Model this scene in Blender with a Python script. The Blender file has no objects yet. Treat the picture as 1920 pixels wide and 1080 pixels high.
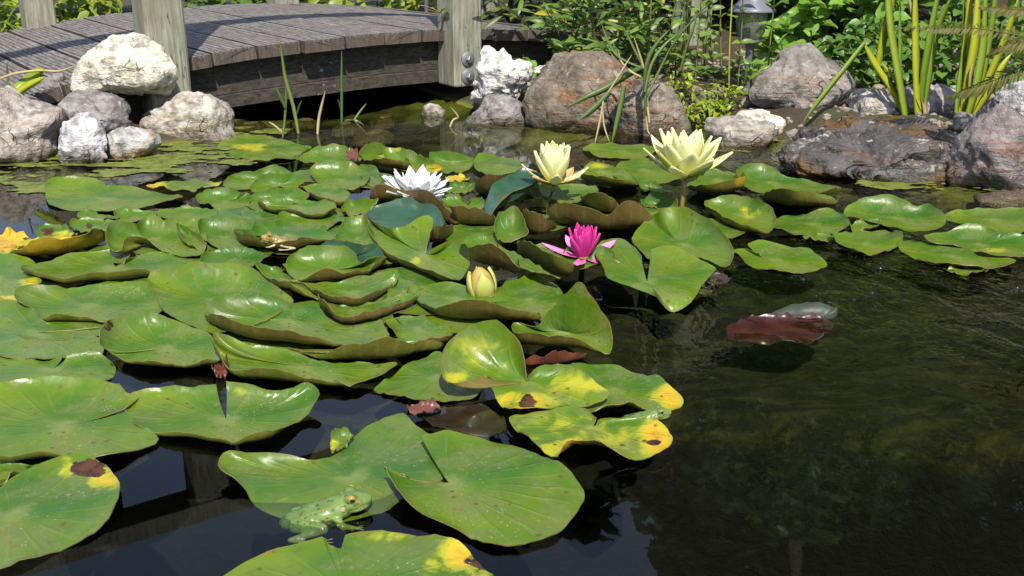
import bpy, bmesh, math, random
import numpy as np
from mathutils import Vector, Matrix, Euler, noise as mnoise

R = math.radians
scene = bpy.context.scene
C = scene.collection

# ------------------------------------------------------------------ camera, sky, sun
CAM_H, PITCH, FPX = 0.5, R(19), 2000.0
cam_d = bpy.data.cameras.new('camera'); cam = bpy.data.objects.new('camera', cam_d); C.objects.link(cam)
cam.location = (0, 0, CAM_H); cam.rotation_euler = (R(90) - PITCH, 0, 0)
cam_d.sensor_width = 36; cam_d.lens = 36 * FPX / 1920; cam_d.clip_start = 0.02; cam_d.clip_end = 500
scene.camera = cam

SUN_EL, SUN_AZ = R(50), R(8)          # azimuth measured from straight behind the camera towards +X
sun_dir = Vector((math.sin(SUN_AZ) * math.cos(SUN_EL), -math.cos(SUN_AZ) * math.cos(SUN_EL), math.sin(SUN_EL)))
world = bpy.data.worlds.new('World'); scene.world = world; world.use_nodes = True
wn = world.node_tree.nodes; wl = world.node_tree.links
sky = wn.new('ShaderNodeTexSky'); sky.sky_type = 'NISHITA'; sky.sun_disc = False
sky.dust_density = 1.0; sky.sun_elevation = SUN_EL; sky.sun_rotation = math.atan2(sun_dir.x, sun_dir.y)
wn['Background'].inputs['Strength'].default_value = 0.125
# bluish cloud veil, added to brighten the sky and its reflection in the water
wc = wn.new('ShaderNodeTexCoord'); wz = wn.new('ShaderNodeTexNoise'); wz.inputs['Scale'].default_value = 1.6; wz.inputs['Detail'].default_value = 6
wr = wn.new('ShaderNodeMapRange'); wr.inputs[1].default_value = 0.35; wr.inputs[2].default_value = 0.75; wr.inputs[3].default_value = 0.25; wr.inputs[4].default_value = 0.55
wm = wn.new('ShaderNodeMix'); wm.data_type = 'RGBA'; wm.inputs[7].default_value = (3.9, 4.9, 7.4, 1)
wl.new(wc.outputs['Generated'], wz.inputs['Vector']); wl.new(wz.outputs['Fac'], wr.inputs[0]); wl.new(wr.outputs[0], wm.inputs[0])
wl.new(sky.outputs[0], wm.inputs[6]); wl.new(wm.outputs[2], wn['Background'].inputs['Color'])
sun_d = bpy.data.lights.new('sun', 'SUN'); sun_d.energy = 4.9; sun_d.angle = R(0.55); sun_d.color = (1.0, 0.95, 0.86)
sun = bpy.data.objects.new('sun', sun_d); C.objects.link(sun); sun.location = (1, -4, 6)
sun.rotation_euler = (-sun_dir).to_track_quat('-Z', 'Y').to_euler()
vs = scene.view_settings
vs.view_transform = 'Standard'; vs.look = 'None'; vs.gamma = 1; vs.use_curve_mapping = False; vs.exposure = 0.58
scene.render.engine = 'CYCLES'
scene.cycles.use_denoising = True
scene.cycles.max_bounces = 8; scene.cycles.transparent_max_bounces = 12
scene.cycles.caustics_reflective = False; scene.cycles.caustics_refractive = False

# ------------------------------------------------------------------ helpers
cp, sp = math.cos(PITCH), math.sin(PITCH)
def ray(px, py):
    u = (px - 960) / FPX; v = (540 - py) / FPX
    return Vector((u, cp + v * sp, -sp + v * cp))
def on_z(px, py, z=0.0):
    d = ray(px, py); t = (z - CAM_H) / d.z
    return Vector((d.x * t, d.y * t, z))
def on_y(px, py, y):
    d = ray(px, py); t = y / d.y
    return Vector((d.x * t, y, CAM_H + d.z * t))
def to_px(p):
    dy, dz = p[1], p[2] - CAM_H
    dep = dy * cp - dz * sp; up = dy * sp + dz * cp
    return 960 + FPX * p[0] / dep, 540 - FPX * up / dep

def tag(o, label=None, cat=None, group=None, kind=None):
    if label: o['label'] = label
    if cat: o['category'] = cat
    if group: o['group'] = group
    if kind: o['kind'] = kind
    return o
def empty(name, loc, rz=0.0):
    o = bpy.data.objects.new(name, None); C.objects.link(o)
    o.location = loc; o.rotation_euler = (0, 0, rz); o.empty_display_size = 0.02
    return o
def mesh_from(name, verts, faces, mats, smooth=True, midx=None):
    me = bpy.data.meshes.new(name)
    me.from_pydata([tuple(v) for v in verts], [], faces)
    for m in (mats if isinstance(mats, (list, tuple)) else [mats]): me.materials.append(m)
    if midx is not None: me.polygons.foreach_set('material_index', midx)
    if smooth: me.polygons.foreach_set('use_smooth', [True] * len(me.polygons))
    me.update()
    return me
def link(name, me, parent=None, loc=(0, 0, 0), rot=None):
    o = bpy.data.objects.new(name, me); C.objects.link(o); o.location = loc
    if rot is not None: o.rotation_euler = rot
    if parent: o.parent = parent
    return o
class MB:
    def __init__(s): s.v = []; s.f = []; s.m = []
    def add(s, v, f, m=0):
        b = len(s.v); s.v += [tuple(x) for x in v]; s.f += [tuple(i + b for i in q) for q in f]; s.m += [m] * len(f)
    def box(s, c, size, m=0, rot=None):
        sx, sy, sz = [q / 2 for q in size]
        p = [Vector((x * sx, y * sy, z * sz)) for x in (-1, 1) for y in (-1, 1) for z in (-1, 1)]
        if rot: p = [rot @ q for q in p]
        s.add([q + Vector(c) for q in p], [(0,1,3,2),(4,6,7,5),(0,4,5,1),(2,3,7,6),(0,2,6,4),(1,5,7,3)], m)
    def tube(s, pts, rad, n=6, m=0, cap=True):
        pts = [Vector(p) for p in pts]; k = len(pts)
        rr = rad if isinstance(rad, (list, tuple)) else [rad] * k
        v = []; f = []
        for i, p in enumerate(pts):
            d = (pts[min(i + 1, k - 1)] - pts[max(i - 1, 0)]).normalized()
            a = d.cross(Vector((0.13, 0.2, 1)) if abs(d.z) < 0.95 else Vector((1, 0, 0))).normalized(); b = d.cross(a)
            for j in range(n):
                t = 2 * math.pi * j / n; v.append(p + (a * math.cos(t) + b * math.sin(t)) * rr[i])
        for i in range(k - 1):
            for j in range(n):
                f.append((i * n + j, i * n + (j + 1) % n, (i + 1) * n + (j + 1) % n, (i + 1) * n + j))
        if cap: f += [tuple(range(n - 1, -1, -1)), tuple((k - 1) * n + j for j in range(n))]
        s.add(v, f, m)
    def lathe(s, prof, c=(0, 0, 0), n=24, m=0):
        c = Vector(c); v = []; f = []
        for r, z in prof:
            for j in range(n):
                t = 2 * math.pi * j / n; v.append(c + Vector((r * math.cos(t), r * math.sin(t), z)))
        for i in range(len(prof) - 1):
            for j in range(n): f.append((i * n + j, i * n + (j + 1) % n, (i + 1) * n + (j + 1) % n, (i + 1) * n + j))
        s.add(v, f, m)
    def build(s, name, mats, parent=None, smooth=False, loc=(0, 0, 0), rot=None):
        return link(name, mesh_from(name, s.v, s.f, mats, smooth, s.m), parent, loc, rot)

# ------------------------------------------------------------------ material kit
class NT:
    def __init__(s, name):
        s.mat = bpy.data.materials.new(name); s.mat.use_nodes = True
        s.t = s.mat.node_tree; s.n = s.t.nodes; s.n.clear()
        s.out = s.n.new('ShaderNodeOutputMaterial')
    def node(s, typ, **kw):
        n = s.n.new(typ)
        for k, v in kw.items(): setattr(n, k, v)
        return n
    def inp(s, sock, v):
        if v is None: return
        if isinstance(v, bpy.types.NodeSocket): s.t.links.new(v, sock)
        elif sock.type == 'RGBA' and len(v) == 3: sock.default_value = (*v, 1)
        else: sock.default_value = v
    def mix(s, fac, a, b, mode='MIX'):
        n = s.node('ShaderNodeMix', data_type='RGBA', blend_type=mode); n.clamp_factor = True
        s.inp(n.inputs[0], fac); s.inp(n.inputs[6], a); s.inp(n.inputs[7], b); return n.outputs[2]
    def math(s, op, a, b=0.0, c=None, clamp=False):
        n = s.node('ShaderNodeMath', operation=op, use_clamp=clamp)
        s.inp(n.inputs[0], a); s.inp(n.inputs[1], b)
        if c is not None: s.inp(n.inputs[2], c)
        return n.outputs[0]
    def noise(s, scale, vec=None, detail=4, rough=0.55, dist=0.0, w=None):
        n = s.node('ShaderNodeTexNoise'); s.inp(n.inputs['Vector'], vec)
        n.inputs['Scale'].default_value = scale; n.inputs['Detail'].default_value = detail
        n.inputs['Roughness'].default_value = rough; n.inputs['Distortion'].default_value = dist
        return n.outputs['Fac']
    def voro(s, scale, vec=None, feature='F1', rand=1.0):
        n = s.node('ShaderNodeTexVoronoi', feature=feature); s.inp(n.inputs['Vector'], vec)
        n.inputs['Scale'].default_value = scale; n.inputs['Randomness'].default_value = rand
        return n.outputs['Distance']
    def ramp(s, fac, lo, hi, a=0.0, b=1.0):
        n = s.node('ShaderNodeMapRange', interpolation_type='SMOOTHSTEP')
        s.inp(n.inputs[0], fac); s.inp(n.inputs[1], lo); s.inp(n.inputs[2], hi); s.inp(n.inputs[3], a); s.inp(n.inputs[4], b)
        return n.outputs[0]
    def coord(s, which='Object'): return s.node('ShaderNodeTexCoord').outputs[which]
    def mapping(s, vec, scale=(1, 1, 1), rot=(0, 0, 0), loc=(0, 0, 0)):
        n = s.node('ShaderNodeMapping'); s.inp(n.inputs[0], vec)
        n.inputs['Scale'].default_value = scale; n.inputs['Rotation'].default_value = rot; n.inputs['Location'].default_value = loc
        return n.outputs[0]
    def oattr(s, name): return s.node('ShaderNodeAttribute', attribute_type='OBJECT', attribute_name=name).outputs['Fac']
    def ocol(s, name): return s.node('ShaderNodeAttribute', attribute_type='OBJECT', attribute_name=name).outputs['Color']
    def gattr(s, name): return s.node('ShaderNodeAttribute', attribute_type='GEOMETRY', attribute_name=name).outputs['Fac']
    def rand(s): return s.node('ShaderNodeObjectInfo').outputs['Random']
    def bump(s, h, strength=0.3, dist=0.002, normal=None):
        n = s.node('ShaderNodeBump'); s.inp(n.inputs['Height'], h)
        n.inputs['Strength'].default_value = strength; n.inputs['Distance'].default_value = dist
        if normal is not None: s.inp(n.inputs['Normal'], normal)
        return n.outputs[0]
    def bsdf(s, col, rough=0.5, spec=0.5, normal=None, metal=0.0, sss=None, coat=None):
        n = s.node('ShaderNodeBsdfPrincipled')
        s.inp(n.inputs['Base Color'], col); s.inp(n.inputs['Roughness'], rough); s.inp(n.inputs['Specular IOR Level'], spec)
        s.inp(n.inputs['Metallic'], metal)
        if normal is not None: s.inp(n.inputs['Normal'], normal)
        if coat is not None: s.inp(n.inputs['Coat Weight'], coat); n.inputs['Coat Roughness'].default_value = 0.10
        return n.outputs[0]
    def mixs(s, fac, a, b):
        n = s.node('ShaderNodeMixShader'); s.inp(n.inputs[0], fac); s.inp(n.inputs[1], a); s.inp(n.inputs[2], b); return n.outputs[0]
    def transl(s, col, normal=None):
        n = s.node('ShaderNodeBsdfTranslucent'); s.inp(n.inputs[0], col)
        if normal is not None: s.inp(n.inputs['Normal'], normal)
        return n.outputs[0]
    def done(s, surf): s.t.links.new(surf, s.out.inputs['Surface']); return s.mat

def m_pad_top():
    k = NT('lily_leaf_upper')
    uv = k.coord('UV'); ob = k.coord('Object')
    hue = k.oattr('hue')
    n1 = k.noise(9, ob, 5); n2 = k.noise(60, ob, 4, 0.6)
    g = k.mix(hue, (0.018, 0.088, 0.010), (0.125, 0.205, 0.003))
    g = k.mix(k.ramp(n1, 0.35, 0.68), k.mix(0.5, g, (0.016, 0.094, 0.008)), k.mix(0.5, g, (0.165, 0.215, 0.004)))
    g = k.mix(k.ramp(k.noise(24, ob, 6, 0.65, 0.5), 0.46, 0.72, 0, 0.35), g, (0.110, 0.150, 0.030))
    g = k.mix(k.ramp(k.noise(5, k.mapping(ob, loc=(9, 3, 4)), 6, 0.6), 0.52, 0.72, 0, 0.4), g, (0.20, 0.20, 0.035))
    # dull film, dust and tired patches on the wax
    film = k.noise(17, k.mapping(ob, loc=(5, 7, 2)), 8, 0.7, 0.8)
    g = k.mix(k.ramp(film, 0.50, 0.60, 0, 0.42), g, (0.135, 0.150, 0.055))
    g = k.mix(k.ramp(k.noise(38, k.mapping(ob, loc=(8, 1, 6)), 6, 0.7, 0.3), 0.56, 0.66, 0, 0.40), g, (0.060, 0.110, 0.012))
    g = k.mix(k.math('MULTIPLY', k.ramp(k.noise(150, ob, 3, 0.6), 0.58, 0.70), k.ramp(film, 0.42, 0.58)), g, k.mix(0.6, g, (0.20, 0.19, 0.06)))
    # radiating veins
    sep = k.node('ShaderNodeSeparateXYZ'); k.inp(sep.inputs[0], uv)
    ang = k.math('ARCTAN2', sep.outputs[1], sep.outputs[0])
    ang = k.math('ADD', ang, k.math('MULTIPLY', n1, 0.25))
    rad = k.math('SQRT', k.math('ADD', k.math('MULTIPLY', sep.outputs[0], sep.outputs[0]), k.math('MULTIPLY', sep.outputs[1], sep.outputs[1])))
    vein = k.math('POWER', k.math('ABSOLUTE', k.math('COSINE', k.math('MULTIPLY', ang, 9.5))), 34.0)
    vein = k.math('MULTIPLY', vein, k.ramp(rad, 0.1, 0.35))
    vein = k.math('MULTIPLY', vein, k.ramp(rad, 1.0, 0.55))
    g = k.mix(k.math('MULTIPLY', vein, 0.10), g, (0.22, 0.30, 0.06))
    g = k.mix(k.ramp(rad, 0.16, 0.0, 0, 0.5), g, (0.24, 0.27, 0.07))
    # yellowing and decay
    nv = k.noise(26, ob, 6, 0.62, 0.5)
    yel2 = k.math('MULTIPLY', k.gattr('yel'), k.math('MULTIPLY_ADD', k.math('SUBTRACT', nv, 0.5), 5.0, 1.0))
    g = k.mix(k.ramp(yel2, 0.20, 0.55), g, (0.34, 0.34, 0.020))
    g = k.mix(k.ramp(yel2, 0.55, 1.05), g, (0.54, 0.35, 0.02))
    g = k.mix(k.ramp(yel2, 1.25, 1.9), g, (0.42, 0.20, 0.02))
    rimy = k.math('MULTIPLY', k.ramp(rad, 0.86, 1.0), k.ramp(n2, 0.45, 0.7))
    g = k.mix(k.math('MULTIPLY', rimy, k.oattr('rim')), g, (0.22, 0.12, 0.02))
    dead = k.math('MULTIPLY', k.gattr('dead'), k.math('MULTIPLY_ADD', k.math('SUBTRACT', k.noise(42, ob, 6, 0.68, 0.5), 0.5), 3.6, 1.0))
    g = k.mix(k.ramp(dead, 0.52, 0.66), g, k.mix(k.ramp(n2, 0.4, 0.6), (0.030, 0.010, 0.006), (0.09, 0.035, 0.012)))
    # specks: brown nibbles and pale dried droplets
    sp1 = k.math('MULTIPLY', k.ramp(k.math('ADD', k.voro(62, ob), k.math('MULTIPLY', n2, 0.25)), 0.34, 0.24), k.ramp(k.noise(14, ob), 0.50, 0.60))
    g = k.mix(sp1, g, (0.10, 0.07, 0.012))
    sp2 = k.math('MULTIPLY', k.ramp(k.voro(190, k.mapping(ob, loc=(3, 1, 2))), 0.18, 0.10), k.ramp(k.noise(11, k.mapping(ob, loc=(7, 2, 1))), 0.50, 0.66))
    g = k.mix(k.math('MULTIPLY', sp2, 0.6), g, (0.45, 0.45, 0.30))
    blot = k.math('MULTIPLY', k.ramp(k.noise(120, ob, 3), 0.60, 0.7), k.ramp(k.noise(8, k.mapping(ob, loc=(2, 5, 9))), 0.55, 0.66))
    g = k.mix(k.math('MULTIPLY', blot, 0.7), g, (0.17, 0.10, 0.03))
    h = k.math('ADD', k.math('MULTIPLY', vein, 0.25), k.math('MULTIPLY', k.noise(35, ob, 3), 0.9))
    h = k.math('ADD', h, k.math('MULTIPLY', n2, 0.25))
    nb = k.bump(h, 0.42, 0.005)
    rough = k.math('ADD', k.ramp(k.noise(16, k.mapping(ob, loc=(1, 8, 3)), 4), 0.35, 0.65, 0.24, 0.42), k.ramp(film, 0.48, 0.62, 0.0, 0.16))
    b = k.bsdf(g, rough, 0.42, nb)
    tr = k.transl(k.mix(0.5, g, (0.26, 0.42, 0.01)), nb)
    return k.done(k.mixs(0.18, b, tr))

def m_pad_under():
    k = NT('lily_leaf_underside')
    ob = k.coord('Object'); uv = k.coord('UV'); u = k.oattr('under')
    n1 = k.noise(12, ob, 4); n2 = k.noise(70, ob, 4)
    g = k.mix(k.math('ADD', k.math('MULTIPLY', u, 0.8), k.math('MULTIPLY', k.math('SUBTRACT', n1, 0.5), 0.7)), (0.125, 0.140, 0.016), (0.150, 0.070, 0.034))
    g = k.mix(k.ramp(n2, 0.5, 0.75, 0, 0.45), g, (0.10, 0.060, 0.020))
    sep = k.node('ShaderNodeSeparateXYZ'); k.inp(sep.inputs[0], uv)
    ang = k.math('ARCTAN2', sep.outputs[1], sep.outputs[0])
    vein = k.math('POWER', k.math('ABSOLUTE', k.math('COSINE', k.math('MULTIPLY', ang, 9.5))), 20.0)
    g = k.mix(k.math('MULTIPLY', vein, 0.28), g, (0.24, 0.20, 0.05))
    g = k.mix(k.ramp(k.math('ADD', k.gattr('yel'), k.math('SUBTRACT', n1, 0.5)), 0.4, 0.7), g, (0.42, 0.26, 0.02))
    nb = k.bump(k.math('ADD', k.math('ADD', k.math('MULTIPLY', vein, 0.15), n2), k.noise(28, ob, 4)), 0.25, 0.004)
    b = k.bsdf(g, 0.42, 0.4, nb)
    return k.done(k.mixs(0.14, b, k.transl(k.mix(0.5, g, (0.25, 0.32, 0.02)), nb)))

def m_rock():
    k = NT('field_stone')
    ob = k.coord('Object')
    geo = k.node('ShaderNodeNewGeometry')
    n1 = k.noise(7, ob, 8, 0.6, 0.4); n2 = k.noise(26, ob, 8, 0.65); n3 = k.noise(95, ob, 5, 0.6)
    strat = k.noise(10, k.mapping(ob, scale=(0.6, 1, 4), rot=(0.3, 0.45, 0)), 7, 0.6, 0.7)
    g = k.mix(k.ramp(n1, 0.36, 0.64), k.ocol('cola'), k.ocol('colb'))
    g = k.mix(k.math('MULTIPLY', k.ramp(k.math('ADD', k.math('MULTIPLY', n1, 0.3), k.math('MULTIPLY', strat, 0.7)), 0.50, 0.58), k.oattr('patch')), g, k.ocol('colc'))
    g = k.mix(k.math('MULTIPLY', k.ramp(k.noise(15, k.mapping(ob, loc=(4, 4, 1)), 8, 0.7, 0.3), 0.58, 0.64), k.oattr('lichen')), g, (0.62, 0.58, 0.52))
    g = k.mix(k.ramp(n2, 0.56, 0.34, 0, 0.85), g, k.mix(0.65, g, (0.035, 0.028, 0.018)))
    g = k.mix(k.ramp(k.noise(48, ob, 6, 0.7), 0.52, 0.40, 0, 0.6), g, k.mix(0.55, g, (0.05, 0.04, 0.03)))
    g = k.mix(k.ramp(n3, 0.60, 0.72, 0, 0.4), g, (0.62, 0.56, 0.48))
    crack = k.voro(16, k.mapping(k.node('ShaderNodeVectorMath', operation='ADD').outputs[0], scale=(1, 1, 1.8)), 'DISTANCE_TO_EDGE')
    va = [n for n in k.n if n.bl_idname == 'ShaderNodeVectorMath'][-1]
    k.inp(va.inputs[0], ob)
    nz = k.node('ShaderNodeTexNoise'); nz.inputs['Scale'].default_value = 14; k.inp(nz.inputs['Vector'], ob)
    sc = k.node('ShaderNodeVectorMath', operation='SCALE'); k.inp(sc.inputs[0], nz.outputs['Color']); sc.inputs['Scale'].default_value = 0.10
    k.inp(va.inputs[1], sc.outputs[0])
    ck = k.math('MULTIPLY', k.ramp(crack, 0.022, 0.0), k.ramp(n1, 0.52, 0.62))
    g = k.mix(k.math('MULTIPLY', ck, 0.4), g, (0.03, 0.025, 0.02))
    sx = k.node('ShaderNodeSeparateXYZ'); k.inp(sx.inputs[0], geo.outputs['Position'])
    wet = k.ramp(k.math('ADD', sx.outputs[2], k.math('MULTIPLY', n1, -0.03)), 0.022, -0.006)
    wet = k.math('MAXIMUM', wet, k.math('MULTIPLY', k.oattr('wet'), k.ramp(n2, 0.35, 0.6, 0.55, 1.0)))
    alg = k.math('MULTIPLY', k.ramp(sx.outputs[2], 0.02, -0.01), 0.75)
    g = k.mix(alg, g, (0.10, 0.085, 0.014))
    g = k.mix(k.math('MULTIPLY', wet, 0.6), g, k.mix(1.0, g, (0.35, 0.32, 0.28), 'MULTIPLY'))
    moss = k.math('MULTIPLY', k.oattr('moss'), k.ramp(k.noise(9, k.mapping(ob, loc=(1, 2, 8)), 6), 0.5, 0.6))
    g = k.mix(moss, g, k.mix(n2, (0.07, 0.05, 0.008), (0.16, 0.07, 0.02)))
    h = k.math('ADD', k.math('MULTIPLY', n2, 1.0), k.math('MULTIPLY', n3, 0.5))
    h = k.math('ADD', h, k.math('MULTIPLY', strat, 0.8))
    h = k.math('SUBTRACT', h, k.math('MULTIPLY', ck, 0.6))
    nb = k.bump(h, 0.95, 0.012)
    return k.done(k.bsdf(g, k.ramp(wet, 0, 1, 0.85, 0.25), 0.4, nb))

def m_wood(name, ca, cb, cc, axis_scale, groove=False, lich=0.5, sc=1.0):
    k = NT(name)
    ob = k.coord('Object'); r = k.rand()
    vec = k.mapping(ob, scale=axis_scale)
    off = k.node('ShaderNodeVectorMath', operation='ADD'); k.inp(off.inputs[0], vec)
    cx = k.node('ShaderNodeCombineXYZ'); k.inp(cx.inputs[0], k.math('MULTIPLY', r, 13)); k.inp(cx.inputs[1], k.math('MULTIPLY', r, 7)); k.inp(off.inputs[1], cx.outputs[0])
    grain = k.noise(14 * sc, off.outputs[0], 8, 0.65, 0.15); fine = k.noise(60 * sc, off.outputs[0], 4, 0.6)
    big = k.noise(7, ob, 5)
    g = k.mix(k.ramp(grain, 0.32, 0.68), ca, cb)
    g = k.mix(k.ramp(big, 0.42, 0.66, 0, 0.7), g, cc)
    g = k.mix(k.ramp(fine, 0.5, 0.75, 0, 0.35), g, k.mix(0.6, g, (0.02, 0.017, 0.012)))
    g = k.mix(k.math('MULTIPLY', r, 0.3), g, k.mix(0.5, g, cc))
    crk = k.math('MULTIPLY', k.ramp(k.noise(9 * sc, k.mapping(off.outputs[0], scale=(1.0, 1.0, 0.5)), 2), 0.495, 0.5), k.ramp(k.noise(9 * sc, k.mapping(off.outputs[0], scale=(1.0, 1.0, 0.5)), 2), 0.508, 0.503))
    g = k.mix(k.math('MULTIPLY', crk, 0.75), g, (0.02, 0.016, 0.01))
    lic = k.math('MULTIPLY', k.ramp(k.noise(45, ob, 6, 0.7), 0.63, 0.68), k.ramp(k.noise(6, k.mapping(ob, loc=(2, 2, 5)), 3), 0.5, 0.62))
    g = k.mix(k.math('MULTIPLY', lic, lich), g, (0.55, 0.52, 0.44))
    nb = k.bump(k.math('SUBTRACT', k.math('ADD', grain, k.math('MULTIPLY', fine, 0.5)), k.math('MULTIPLY', crk, 1.5)), 0.55, 0.003)
    return k.done(k.bsdf(g, 0.82, 0.25, nb))

def m_leaf(name, ca, cb, trans=0.3, rough=0.42, scale=40, yellow=None):
    k = NT(name)
    ob = k.coord('Object'); r = k.rand(); n = k.noise(scale, ob, 4); geo = k.node('ShaderNodeNewGeometry')
    rr = k.math('FRACT', k.math('ADD', r, geo.outputs['Random Per Island']))
    g = k.mix(k.math('ADD', k.math('MULTIPLY', rr, 0.8), k.math('MULTIPLY', k.math('SUBTRACT', n, 0.4), 0.5), clamp=True), ca, cb)
    if yellow: g = k.mix(k.ramp(k.math('ADD', rr, k.math('MULTIPLY', n, 0.2)), 0.92, 1.02), g, yellow)
    nb = k.bump(n, 0.25, 0.002)
    b = k.bsdf(g, rough, 0.45, nb)
    return k.done(k.mixs(trans, b, k.transl(k.mix(0.55, g, (0.24, 0.34, 0.02)), nb)))

def m_plain(name, col, rough=0.5, spec=0.4, metal=0.0, var=0.25, scale=40, bump=0.15):
    k = NT(name); ob = k.coord('Object'); n = k.noise(scale, ob, 5)
    g = k.mix(k.ramp(n, 0.3, 0.7, 0, var), col, tuple(c * 0.4 for c in col))
    return k.done(k.bsdf(g, rough, spec, k.bump(n, bump, 0.002), metal))

def m_petal(name, base, tip, outer, trans=0.3):
    k = NT(name); uv = k.coord('UV')
    sep = k.node('ShaderNodeSeparateXYZ'); k.inp(sep.inputs[0], uv)
    line = k.noise(6, k.mapping(uv, scale=(14, 0.7, 1)), 3)
    g = k.mix(k.ramp(sep.outputs[1], 0.05, 0.8), base, tip)
    g = k.mix(k.ramp(line, 0.4, 0.7, 0, 0.22), g, outer)
    nb = k.bump(line, 0.35, 0.001)
    return k.done(k.mixs(trans, k.bsdf(g, 0.45, 0.35, nb), k.transl(g, nb)))

def m_water():
    k = NT('pond_water')
    ob = k.coord('Object')
    sep = k.node('ShaderNodeSeparateXYZ'); k.inp(sep.inputs[0], ob)
    # ripples are strong on the side where the water runs in and die out towards the pads
    mask = k.ramp(sep.outputs[0], 0.12, 0.75, 0.012, 1.0)
    mask = k.math('MULTIPLY', mask, k.ramp(sep.outputs[1], 0.85, 1.30, 0.05, 1.0))
    v = k.mapping(ob, scale=(1.0, 0.62, 1), rot=(0, 0, R(-28)))
    h = k.math('ADD', k.noise(20, v, 3, 0.5, 0.8), k.math('MULTIPLY', k.noise(58, v, 2, 0.5, 0.5), 0.28))
    h = k.math('ADD', h, k.math('MULTIPLY', k.noise(120, v, 2, 0.5, 0.4), 0.10))
    h = k.math('MULTIPLY', h, mask)
    nb = k.bump(h, 1.0, 0.011)
    fr = k.node('ShaderNodeFresnel'); fr.inputs['IOR'].default_value = 1.333; k.inp(fr.inputs['Normal'], nb)
    gl = k.node('ShaderNodeBsdfGlossy'); gl.inputs['Roughness'].default_value = 0.015; k.inp(gl.inputs['Normal'], nb)
    tr = k.node('ShaderNodeBsdfTransparent'); tr.inputs[0].default_value = (0.74, 0.79, 0.64, 1)
    return k.done(k.mixs(fr.outputs[0], tr.outputs[0], gl.outputs[0]))

def m_ground():
    k = NT('pond_bed_and_bank_soil')
    geo = k.node('ShaderNodeNewGeometry'); p = geo.outputs['Position']
    sep = k.node('ShaderNodeSeparateXYZ'); k.inp(sep.inputs[0], p)
    st = k.noise(22, k.mapping(p, scale=(0.6, 2.2, 1), rot=(0, 0, R(-22))), 8, 0.68, 0.7)
    n = k.noise(6, p, 8, 0.62, 0.5); n2 = k.noise(55, p, 6, 0.7, 0.8)
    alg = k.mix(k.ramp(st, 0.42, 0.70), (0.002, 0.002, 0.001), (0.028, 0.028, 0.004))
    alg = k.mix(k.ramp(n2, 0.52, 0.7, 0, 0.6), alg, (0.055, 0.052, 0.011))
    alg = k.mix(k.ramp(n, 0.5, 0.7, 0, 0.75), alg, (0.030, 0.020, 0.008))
    deep = (0.0015, 0.0015, 0.0012)  # near-black below the shelf, standing in for light lost in deep water
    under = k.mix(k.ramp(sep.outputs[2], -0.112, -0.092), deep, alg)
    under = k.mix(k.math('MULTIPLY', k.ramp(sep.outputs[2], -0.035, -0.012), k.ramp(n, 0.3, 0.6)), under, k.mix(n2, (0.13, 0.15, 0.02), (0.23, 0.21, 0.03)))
    soil = k.mix(n, (0.030, 0.020, 0.012), (0.085, 0.060, 0.038))
    soil = k.mix(k.ramp(n2, 0.55, 0.7, 0, 0.6), soil, (0.14, 0.11, 0.07))
    soil = k.mix(k.math('MULTIPLY', k.ramp(n, 0.5, 0.62), 0.7), soil, (0.045, 0.065, 0.014))
    g = k.mix(k.ramp(sep.outputs[2], -0.004, 0.012), under, soil)
    return k.done(k.bsdf(g, 0.85, 0.3, k.bump(k.math('ADD', n2, k.math('MULTIPLY', st, 0.5)), 0.8, 0.012)))

def m_frog(name, ca, cb, spot, belly):
    k = NT(name); ob = k.coord('Object')
    sep = k.node('ShaderNodeSeparateXYZ'); k.inp(sep.inputs[0], ob)
    n = k.noise(90, ob, 4)
    g = k.mix(k.ramp(k.noise(45, ob, 3), 0.4, 0.65), ca, cb)
    v = k.math('ADD', k.voro(170, ob), k.math('MULTIPLY', k.math('SUBTRACT', n, 0.5), 0.35))
    g = k.mix(k.math('MULTIPLY', k.ramp(v, 0.34, 0.24), 0.6), g, spot)
    # pale-bronze fold line running along each flank
    ay = k.math('ABSOLUTE', sep.outputs[1])
    line = k.math('MULTIPLY', k.ramp(k.math('ABSOLUTE', k.math('SUBTRACT', ay, 0.0098)), 0.0010, 0.0003), k.ramp(sep.outputs[2], 0.006, 0.009))
    g = k.mix(k.math('MULTIPLY', line, 0.8), g, (0.19, 0.15, 0.04))
    g = k.mix(k.ramp(sep.outputs[2], 0.006, -0.001, 0, 0.8), g, belly)
    return k.done(k.bsdf(g, 0.28, 0.5, k.bump(k.math('ADD', n, v), 0.35, 0.0012)))

M = {}
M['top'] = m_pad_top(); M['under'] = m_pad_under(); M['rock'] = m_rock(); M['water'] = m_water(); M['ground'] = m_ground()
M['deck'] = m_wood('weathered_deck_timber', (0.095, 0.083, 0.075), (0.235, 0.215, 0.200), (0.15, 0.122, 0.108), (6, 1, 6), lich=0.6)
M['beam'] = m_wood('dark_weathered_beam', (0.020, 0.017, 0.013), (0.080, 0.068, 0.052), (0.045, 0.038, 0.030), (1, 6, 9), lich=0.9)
M['post'] = m_wood('green_treated_post', (0.15, 0.148, 0.100), (0.29, 0.288, 0.225), (0.19, 0.170, 0.112), (8, 8, 0.9), lich=0.0, sc=0.8)
M['deckend'] = m_wood('weathered_end_grain', (0.045, 0.036, 0.030), (0.13, 0.11, 0.095), (0.075, 0.058, 0.046), (7, 1, 1.2), lich=0.8)
M['galv'] = m_plain('galvanised_steel', (0.26, 0.26, 0.27), 0.5, 0.5, 0.6)

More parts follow.
